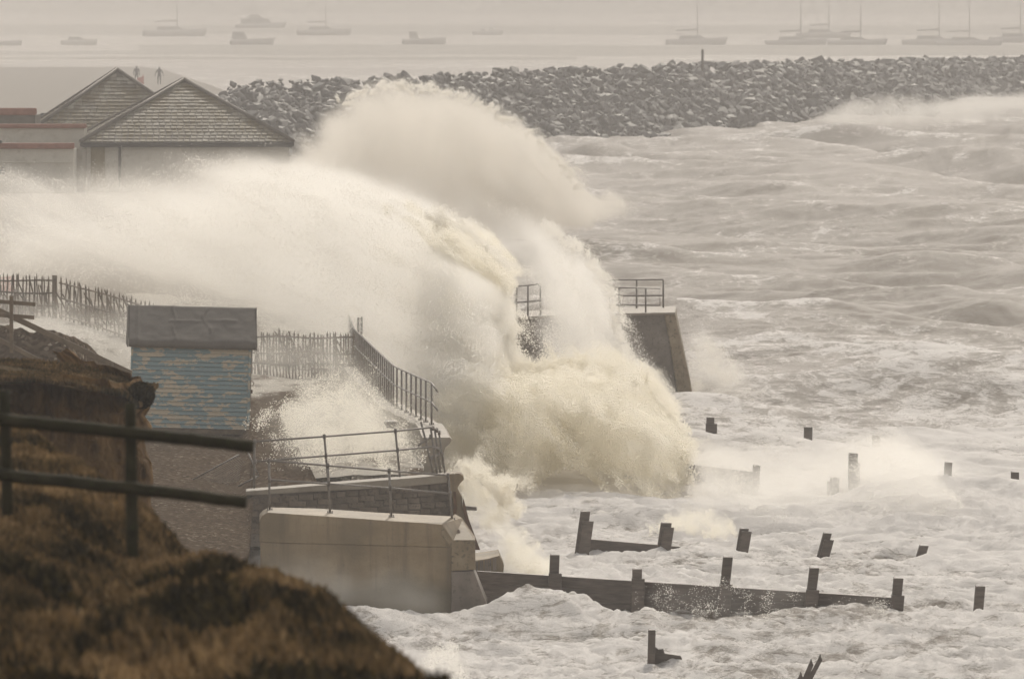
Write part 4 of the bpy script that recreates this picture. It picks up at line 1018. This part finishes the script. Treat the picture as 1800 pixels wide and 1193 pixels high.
cb_ = P(248, 694, 121.2)
blades('cliff_shade_blades', cb_.x+u3[:, 0]*.15, cb_.y+u3[:, 1]*.5, cb_.z-.02+u3[:, 2]*.13, .02, .07, .02, M['gorse'], -.05, tintf=RNG.random(n)*.8, spread=1.2)  # dark blades added to make the sunlit cliff corner read as shaded

# ------------------------------------------------------------------ air
mb = MB(); mb.box((0, 10000, 7.2), (12600, 21000, 20.6)); 
def volmat(name, col, dens, g):
    m = bpy.data.materials.new(name); m.use_nodes = True; n = m.node_tree; n.nodes.clear()
    o = n.nodes.new('ShaderNodeOutputMaterial'); v = n.nodes.new('ShaderNodeVolumePrincipled'); n.links.new(v.outputs[0], o.inputs['Volume'])
    v.inputs['Color'].default_value = (*col, 1); v.inputs['Density'].default_value = dens; v.inputs['Anisotropy'].default_value = g
    return m
hz = mb.build('haze', volmat('haze', (.76, .745, .74), .00056, .2)); tag(hz, kind='stuff')

# ================================================================== SPRAY
def poly_sdf(X, Z, pts):
    d2 = np.full(X.shape, 1e9); ins = np.zeros(X.shape, bool); n = len(pts)
    for i in range(n):
        ax, az_ = pts[i]; bx_, bz_ = pts[(i+1) % n]; ex_, ez_ = bx_-ax, bz_-az_
        t_ = np.clip(((X-ax)*ex_+(Z-az_)*ez_)/(ex_*ex_+ez_*ez_+1e-9), 0, 1)
        d2 = np.minimum(d2, (X-ax-t_*ex_)**2+(Z-az_-t_*ez_)**2)
        c = ((az_ > Z) != (bz_ > Z)) & (X < (bx_-ax)*(Z-az_)/((bz_-az_) if abs(bz_-az_) > 1e-9 else 1e-9)+ax); ins ^= c
    return np.where(ins, 1, -1)*np.sqrt(d2)
def volume_group(res, lo, hi, m):
    ng = bpy.data.node_groups.new('spray_volume', 'GeometryNodeTree')
    ng.interface.new_socket('Geometry', in_out='INPUT', socket_type='NodeSocketGeometry'); ng.interface.new_socket('Geometry', in_out='OUTPUT', socket_type='NodeSocketGeometry')
    N_ = ng.nodes.new; gi, go, vc, po, si, na, sm = N_('NodeGroupInput'), N_('NodeGroupOutput'), N_('GeometryNodeVolumeCube'), N_('GeometryNodeInputPosition'), N_('GeometryNodeSampleIndex'), N_('GeometryNodeInputNamedAttribute'), N_('GeometryNodeSetMaterial')
    for i, a in enumerate('XYZ'): vc.inputs['Resolution '+a].default_value = res[i]
    vc.inputs['Min'].default_value = tuple(lo); vc.inputs['Max'].default_value = tuple(hi)
    def vm(op, a, b=None):
        q = N_('ShaderNodeVectorMath'); q.operation = op; ng.links.new(a, q.inputs[0])
        if b is not None: q.inputs[1].default_value = tuple(float(c) for c in b)
        return q
    sp = np.array(hi)-np.array(lo)
    v = vm('SUBTRACT', po.outputs[0], lo); v = vm('MULTIPLY', v.outputs[0], (np.array(res)-1)/sp); v = vm('ADD', v.outputs[0], (.5, .5, .5)); v = vm('FLOOR', v.outputs[0]); v = vm('DOT_PRODUCT', v.outputs[0], (res[1]*res[2], res[2], 1))
    si.data_type = 'FLOAT'; si.domain = 'POINT'; si.clamp = True; na.data_type = 'FLOAT'; na.inputs[0].default_value = 'spray_density'
    for a, b in ((gi.outputs[0], si.inputs['Geometry']), (na.outputs[0], si.inputs['Value']), (v.outputs['Value'], si.inputs['Index']), (si.outputs[0], vc.inputs['Density']), (vc.outputs[0], sm.inputs[0]), (sm.outputs[0], go.inputs[0])): ng.links.new(a, b)
    sm.inputs['Material'].default_value = m
    return ng
def points_group(m):
    ng = bpy.data.node_groups.new('droplets', 'GeometryNodeTree')
    ng.interface.new_socket('Geometry', in_out='INPUT', socket_type='NodeSocketGeometry'); ng.interface.new_socket('Geometry', in_out='OUTPUT', socket_type='NodeSocketGeometry')
    N_ = ng.nodes.new; gi, go, mp, na, sm = N_('NodeGroupInput'), N_('NodeGroupOutput'), N_('GeometryNodeMeshToPoints'), N_('GeometryNodeInputNamedAttribute'), N_('GeometryNodeSetMaterial')
    na.data_type = 'FLOAT'; na.inputs[0].default_value = 'size'; sm.inputs['Material'].default_value = m
    for a, b in ((gi.outputs[0], mp.inputs['Mesh']), (na.outputs[0], mp.inputs['Radius']), (mp.outputs[0], sm.inputs[0]), (sm.outputs[0], go.inputs[0])): ng.links.new(a, b)
    return ng
q = NT('spray_droplets'); q.set((.86, .83, .77), .4)
tr = q.node('ShaderNodeBsdfTranslucent'); tr.inputs['Color'].default_value = (.97, .95, .90, 1); mx = q.node('ShaderNodeMixShader'); mx.inputs[0].default_value = .85
out_ = [n for n in q.n if n.type == 'OUTPUT_MATERIAL'][0]; q.link(q.b.outputs[0], mx.inputs[1]); q.link(tr.outputs[0], mx.inputs[2]); q.link(mx.outputs[0], out_.inputs['Surface'])
M['drop'] = q.m
DROPS = points_group(M['drop'])
q = NT('sandy_droplets'); q.set((.84, .79, .69), .4)
tr = q.node('ShaderNodeBsdfTranslucent'); tr.inputs['Color'].default_value = (.97, .94, .855, 1); mx = q.node('ShaderNodeMixShader'); mx.inputs[0].default_value = .85
out_ = [n for n in q.n if n.type == 'OUTPUT_MATERIAL'][0]; q.link(q.b.outputs[0], mx.inputs[1]); q.link(tr.outputs[0], mx.inputs[2]); q.link(mx.outputs[0], out_.inputs['Surface'])
M['sandy_drop'] = q.m
SANDY_DROPS = points_group(M['sandy_drop'])
M['spray'] = volmat('spray', (.995, .982, .95), 1.0, .5)
M['dull_spray'] = volmat('dull_spray', (.94, .91, .855), 1.0, .4)
M['sandy_spray'] = volmat('sandy_spray', (.998, .972, .895), 1.0, .45)
def plume(label, pts, dref, y0, y1, dens, vox, soft=.6, softl=None, amp=.5, nsc=.5, lean=0, mods=(), drops=0, dsize=(.006, .013), m='spray', yfade=.25, cut=None, streak=(1, 1, 1), seed=0, contrast=.6, flow=R(-35), dz0=.0, edge_drops=.6):
    """a plume of spray: its outline at distance dref, carried through y0..y1, broken up by turbulence"""
    W = [(PXX(a, dref), PZ(b, dref)) for a, b in pts]
    xs = [p[0] for p in W]; zs = [p[1] for p in W]; pad = amp+.3
    lo = np.array([min(xs)-pad-abs(lean)*(y1-y0)/2, y0, max(min(zs)-pad, -.3)]); hi = np.array([max(xs)+pad+abs(lean)*(y1-y0)/2, y1, max(zs)+pad])
    res = [max(8, int((hi[i]-lo[i])/vox[i])) for i in range(3)]
    ax = [np.linspace(lo[i], hi[i], res[i]).astype(np.float32) for i in range(3)]
    X, Y, Z = np.meshgrid(*ax, indexing='ij')
    gx = np.linspace(lo[0]-abs(lean)*(y1-y0), hi[0]+abs(lean)*(y1-y0), res[0]*2); G1, G2 = np.meshgrid(gx, ax[2], indexing='ij'); S2 = poly_sdf(G1, G2, W)
    Xs = X-lean*(Y-dref)
    ii = np.clip(np.rint((Xs-gx[0])/(gx[1]-gx[0])).astype(int), 0, len(gx)-1); kk = np.broadcast_to(np.arange(res[2])[None, None, :], X.shape)
    s = S2[ii, kk]
    ca, sa = math.cos(flow), math.sin(flow)
    nx_, ny_, nz_ = (X*ca+Z*sa)*nsc*streak[0]+seed*3.3, Y*nsc*.17*streak[1]+seed, (-X*sa+Z*ca)*nsc*streak[2]
    wx_ = vn3(nx_*.7+9, ny_*.7, nz_*.7)*.6; wz_ = vn3(nx_*.7, ny_*.7+4, nz_*.7+2)*.6
    f = fbm3(nx_+wx_, ny_, nz_+wz_, 5, .58)
    s = s+amp*f
    sf = soft if softl is None else (softl+(soft-softl)*sstep(min(xs), max(xs), X))
    a = np.clip(s/sf, 0, 1); a = a*a*(3-2*a)
    e = np.minimum(Y-y0, y1-Y)/((y1-y0)*yfade)+.35*f; a = a*np.clip(e, 0, 1)*np.clip(np.minimum(Y-y0, y1-Y)/1.0, 0, 1)
    g2 = fbm3(nx_*1.7+31, ny_*1.7, nz_*1.7, 4)
    a = a*np.clip(1-contrast+contrast*(g2*.9+.6)*1.3, .04, 2)
    for (mx_, my_, rx, ry, k) in mods:
        c = np.exp(-((Xs-PXX(mx_, dref))/(rx/F*dref))**2-((Z-PZ(my_, dref))/(ry/F*dref))**2); a = a*(1+(k-1)*c)
    if cut is not None: a = a*cut(X, Y, Z)
    a[0] = a[-1] = 0; a[:, 0] = a[:, -1] = 0; a[:, :, -1] = 0
    a = (a*dens).astype(np.float32)
    me = bpy.data.meshes.new('wave_spray'); me.vertices.add(a.size); t_ = me.attributes.new('spray_density', 'FLOAT', 'POINT'); t_.data.foreach_set('value', a.ravel())
    o = bpy.data.objects.new('wave_spray', me); COL.objects.link(o); me.materials.append(M[m])
    o.modifiers.new('volume', 'NODES').node_group = volume_group(res, lo, hi, M[m]); tag(o, label, 'spray', kind='stuff')
    if drops:
        w_ = a.ravel().astype(np.float64); w_ = np.minimum(w_, dens*.6)**edge_drops*(w_ > dens*.01)*np.clip(fbm3(nx_*4+3, ny_*3, nz_*4, 3).ravel()*.9+.42, .03, 2)**2.6; w_ /= w_.sum()
        # favour the near half, which is what one sees
        yy = Y.ravel(); w_ = w_*np.clip(1.25-(yy-y0)/(y1-y0), .15, 1)**1.5; w_ /= w_.sum()
        pick = RNG.choice(a.size, drops, p=w_); stp = (hi-lo)/(np.array(res)-1)
        co = np.stack([X.ravel()[pick], yy[pick], Z.ravel()[pick]], -1)+(RNG.random((drops, 3))-.5)*stp*1.3
        dm = bpy.data.meshes.new('spray_droplets'); dm.vertices.add(drops); dm.vertices.foreach_set('co', co.astype(np.float32).ravel())
        t_ = dm.attributes.new('size', 'FLOAT', 'POINT'); t_.data.foreach_set('value', (dsize[0]+(dsize[1]-dsize[0])*RNG.random(drops)**3).astype(np.float32))
        dm.materials.append(M['sandy_drop' if m == 'sandy_spray' else 'drop']); od_ = bpy.data.objects.new('spray_droplets', dm); COL.objects.link(od_); od_.modifiers.new('points', 'NODES').node_group = SANDY_DROPS if m == 'sandy_spray' else DROPS
        tag(od_, 'flying water droplets of the '+label, 'droplets', kind='stuff')
    return o
# the great burst over the promenade, blown left over the fences
def cutA(X, Y, Z):
    pxx = X/Y*F+900
    yn = np.interp(pxx, [-100, 440, 560, 640, 700, 760, 900], [304, 300, 287, 274, 262, 255, 252]); far = np.interp(pxx, [0, 500, 700, 900], [345, 335, 318, 300])
    return sstep(-2, 7, Y-yn)*(1-sstep(-8, 4, Y-far))
plume('great bright burst of spray breaking over the promenade', [(740, 740), (800, 730), (850, 680), (878, 640), (888, 590), (878, 545), (886, 500), (870, 465), (846, 430), (812, 402), (770, 375), (700, 350), (600, 318), (500, 298), (400, 290), (300, 304), (180, 325), (60, 330), (-160, 325), (-160, 600), (60, 590), (240, 600), (450, 670), (640, 720)],
      285, 250, 346, .17, (.09, 1.3, .09), .3, 3.0, .5, .62, 0, [(850, 560, 60, 120, 6), (820, 430, 60, 50, 3.5), (760, 640, 80, 60, 1.5), (660, 470, 120, 60, .35), (560, 350, 130, 40, 1.5), (40, 410, 170, 70, .6), (330, 620, 420, 60, .35), (80, 560, 180, 50, .3)], 240000, (.007, .016), seed=1, cut=cutA, streak=(.32, 1, 1.3), contrast=.8, flow=R(-22))
plume('frothy leading edge of the great burst with torn filaments', [(690, 362), (770, 384), (830, 415), (868, 455), (905, 488), (884, 500), (880, 545), (892, 590), (880, 640), (850, 690), (810, 720), (800, 680), (822, 620), (800, 570), (805, 500), (775, 440), (740, 405)],
      268, 259, 277, .9, (.06, .7, .06), .22, .5, .42, .95, 0, [(850, 480, 40, 40, 1.3), (740, 390, 60, 30, .4)], 200000, (.008, .02), m='sandy_spray', seed=31, contrast=.95, streak=(.5, 1, 1.2), flow=R(-50))
plume('thin mist drifting through the paling fences', [(-160, 470), (300, 520), (440, 560), (600, 560), (700, 650), (700, 720), (560, 700), (440, 690), (240, 640), (-160, 600)],
      268, 258, 276, .035, (.14, 1., .12), 1.0, None, .4, .5, 0, [], 8000, (.004, .009), seed=21)
# grey veil in front of the outcrop
plume('hanging grey veil of spray in front of the distant wall outcrop', [(800, 345), (860, 350), (960, 390), (1030, 440), (1075, 500), (1088, 560), (1108, 620), (1150, 660), (1190, 700), (1190, 770), (860, 770), (880, 690), (930, 610), (945, 500), (905, 430)],
      306, 294, 317, .17, (.09, .8, .09), .9, 1.5, .5, .6, 0, [(985, 610, 90, 60, .8), (1030, 500, 60, 110, 1.6), (905, 540, 40, 80, .05), (1150, 600, 50, 60, .3)], 40000, seed=2, streak=(.35, 1, 1.3), contrast=.8, flow=R(-52))
# second burst, farther along the shore
plume('far burst of spray rising in front of the rock breakwater', [(500, 290), (540, 225), (590, 185), (640, 160), (690, 150), (760, 156), (830, 180), (890, 212), (940, 245), (980, 275), (1005, 305), (1030, 340), (1085, 355), (1030, 385), (900, 430), (760, 430), (540, 380), (500, 320)],
      480, 455, 505, .26, (.11, 1.4, .11), .4, 2.2, .75, .7, 0, [(930, 280, 60, 60, 1.8), (870, 330, 60, 40, 1.2), (960, 330, 50, 40, .6), (620, 200, 70, 50, .5)], 40000, (.008, .016), m='dull_spray', seed=3, contrast=.85, streak=(.4, 1, 1.2), flow=R(-48))
plume('low drift of spray between the two big bursts', [(480, 285), (620, 290), (760, 330), (880, 380), (980, 430), (1060, 500), (1000, 560), (900, 520), (700, 420), (500, 380)],
      400, 370, 440, .035, (.16, 2, .16), 1.6, 2.0, .8, .4, 0, [], 0, seed=4)
# golden base of the breaker
plume('golden churning base of the great breaker against the wall', [(745, 760), (770, 690), (830, 640), (900, 640), (960, 655), (1010, 640), (1080, 645), (1145, 680), (1185, 730), (1195, 790), (1190, 850), (1120, 850), (1040, 825), (960, 815), (860, 815), (790, 800)],
      268, 256, 280, .35, (.065, .7, .065), .45, .5, .55, .8, 0, [(1090, 720, 90, 60, 1.4), (900, 730, 70, 50, .45), (800, 720, 60, 70, .3), (980, 700, 30, 60, .6)], 300000, (.009, .024), m='sandy_spray', seed=5, contrast=.95, streak=(.55, 1, 1.1), flow=R(-40))
plume('soft spray rising off the sea to the right of the outcrop', [(1185, 690), (1195, 620), (1215, 580), (1250, 590), (1285, 625), (1330, 665), (1350, 700), (1260, 715)],
      327, 318, 338, .14, (.1, .9, .1), .9, None, .5, .6, 0, [], 12000, seed=6)
plume('thin windblown spray streaming over the groyne piles', [(1190, 870), (1220, 800), (1360, 790), (1450, 790), (1540, 760), (1580, 755), (1640, 790), (1700, 815), (1770, 850), (1790, 880), (1640, 890), (1480, 890)],
      254, 240, 266, .13, (.08, .8, .07), .7, None, .4, .7, 0, [(1600, 820, 60, 40, 1.8), (1440, 820, 60, 50, .8), (1260, 840, 90, 40, 1.5)], 14000, seed=7, streak=(.6, 1, 1.2))
plume('small splash against the second groyne', [(1130, 940), (1150, 905), (1200, 895), (1260, 905), (1300, 935), (1220, 950)], 234.5, 232.4, 238, .35, (.05, .4, .05), .3, None, .2, 1.2, 0, [], 5000, m='sandy_spray', seed=8)
plume('brown splash climbing the end of the stone wall', [(812, 900), (812, 845), (830, 825), (850, 840), (880, 870), (915, 900), (900, 930), (850, 925)], 226.5, 224.9, 230, .4, (.05, .4, .05), .3, None, .28, 1.1, 0, [], 7000, m='sandy_spray', seed=9, contrast=.9)
plume('brown water pouring back beside the apron', [(850, 920), (900, 920), (950, 960), (970, 1005), (900, 1010), (880, 970)], 217, 213.6, 221, .8, (.05, .4, .05), .3, None, .25, 1.2, 0, [], 7000, m='sandy_spray', seed=10, contrast=.9)
plume('sand-laden wash blowing over the promenade behind the railings', [(445, 700), (540, 680), (640, 660), (690, 700), (735, 760), (740, 830), (640, 850), (560, 850), (510, 840), (480, 760)], 236, 228, 252, .075, (.08, .8, .08), .6, None, .4, .8, 0, [(640, 800, 80, 50, 2.2), (690, 740, 40, 50, .5)], 30000, m='sandy_spray', seed=11, contrast=.9)
plume('thin mist hanging in front of the near concrete wall', [(440, 1080), (440, 960), (520, 960), (640, 1000), (780, 1040), (800, 1085)], 200, 194, 206, .02, (.12, .8, .1), .8, None, .4, .6, 0, [], 0, seed=12)
plume('low spray at the bottom edge of the surf', [(640, 1210), (680, 1170), (740, 1150), (800, 1155), (880, 1180), (900, 1215)], 190, 184, 196, .10, (.07, .6, .06), .5, None, .3, .8, 0, [], 4000, seed=13)
plume('wind-torn wash running up the far right foot of the breakwater', [(1380, 225), (1480, 180), (1560, 168), (1650, 165), (1740, 160), (1830, 158), (1840, 190), (1700, 215), (1500, 235)], 880, 850, 900, .05, (.25, 2.5, .2), 1.0, None, .8, .4, 0, [], 0, seed=40)
plume('faint mist lying over the lagoon behind the breakwater', [(-150, 150), (-150, -40), (1950, -40), (1950, 150)], 1500, 1380, 1620, .0019, (4, 12, 1.0), 3.0, None, 1.5, .05, 0, [], 0, m='dull_spray', seed=44, contrast=.3)
plume('spatter thrown up in front of the nearest groyne planks', [(1080, 1075), (1090, 1020), (1250, 1018), (1400, 1035), (1560, 1045), (1570, 1085), (1300, 1095)], 206.8, 205.2, 208.2, .03, (.06, .4, .05), .35, None, .3, 1.2, 0, [], 2600, (.004, .009), seed=50, contrast=.6)
# water flung off the torn edges in short jets
def jets(name, label, edge, d, n, per, out, spread, size, m, seed):
    g = np.random.default_rng(seed); pts = []; rad = []
    ex_ = np.array([p[0] for p in edge], float); ey_ = np.array([p[1] for p in edge], float); ln = np.concatenate([[0], np.cumsum(np.hypot(np.diff(ex_), np.diff(ey_)))])
    for k in range(n):
        u_ = g.random()*ln[-1]; a_ = np.array(P(np.interp(u_, ln, ex_)-6+g.normal()*5, np.interp(u_, ln, ey_)+g.normal()*5, d+g.normal()*1.5))
        an_ = out+g.normal()*spread; L_ = g.uniform(.1, .55)*(1+1.2*(g.random() < .12)); c_ = int(per*L_*g.uniform(.6, 1.6)); t_ = g.random(c_)**1.6
        w_ = (.035+.05*t_)
        q_ = a_[None, :]+np.stack([np.cos(an_)*L_*t_, g.normal(0, 1, c_)*.12, np.sin(an_)*L_*t_-.45*(L_*t_)**2], -1)+g.normal(0, 1, (c_, 3))*w_[:, None]*np.array([1, .5, 1])
        pts.append(q_); rad.append(g.uniform(size[0], size[1], c_)*(1.15-.5*t_))
    pts = np.concatenate(pts); rad = np.concatenate(rad)
    dm = bpy.data.meshes.new(name); dm.vertices.add(len(pts)); dm.vertices.foreach_set('co', pts.astype(np.float32).ravel())
    t_ = dm.attributes.new('size', 'FLOAT', 'POINT'); t_.data.foreach_set('value', rad.astype(np.float32)); dm.materials.append(M[m])
    o = bpy.data.objects.new(name, dm); COL.objects.link(o); o.modifiers.new('points', 'NODES').node_group = SANDY_DROPS if m == 'sandy_drop' else DROPS
    return tag(o, label, 'droplets', kind='stuff')
jets('flung_droplets', 'ragged jets of water flung off the leading edge of the great burst', [(760, 372), (815, 402), (850, 432), (872, 466), (886, 505), (880, 545), (890, 590), (880, 640), (856, 690)], 266, 240, 600, R(-28), .5, (.006, .015), 'drop', 3)
jets('flung_droplets', 'ragged jets of water flung off the top of the golden breaker base', [(860, 655), (930, 650), (1000, 640), (1080, 648), (1145, 682), (1185, 730), (1197, 790), (1195, 845)], 265, 260, 330, R(35), .8, (.006, .014), 'sandy_drop', 4)
jets('flung_droplets', 'ragged jets of water flung off the crest of the far burst', [(600, 180), (690, 148), (760, 156), (830, 180), (890, 212), (940, 245), (985, 280), (1020, 330)], 470, 160, 330, R(20), .7, (.009, .02), 'drop', 5)
jets('flung_droplets', 'thin jets of water falling along the right side of the grey veil', [(960, 390), (1030, 440), (1075, 500), (1088, 560), (1108, 620), (1150, 660)], 300, 150, 240, R(-50), .5, (.006, .013), 'drop', 6)
jets('flung_droplets', 'brown jets of water thrown off the end of the stone wall', [(815, 850), (835, 828), (860, 845), (890, 880), (915, 905)], 225.5, 60, 700, R(60), .6, (.005, .012), 'sandy_drop', 7)
plume('pale mist drifting across the pavilion walls', [(-140, 400), (-140, 318), (120, 300), (260, 272), (400, 258), (520, 262), (640, 300), (640, 410)], 425, 400, 444, .03, (.2, 1.6, .16), 1.6, None, .8, .35, 0, [], 9000, (.006, .012), m='dull_spray', seed=60, streak=(.5, 1, 1.2), flow=R(-15))
plume('pale mist behind the paling fences', [(-160, 400), (300, 400), (460, 540), (650, 560), (650, 690), (440, 680), (240, 630), (-160, 610)], 316, 304, 332, .035, (.16, 1.4, .14), 1.2, None, .4, .45, 0, [], 0, m='dull_spray', seed=61, contrast=.3)
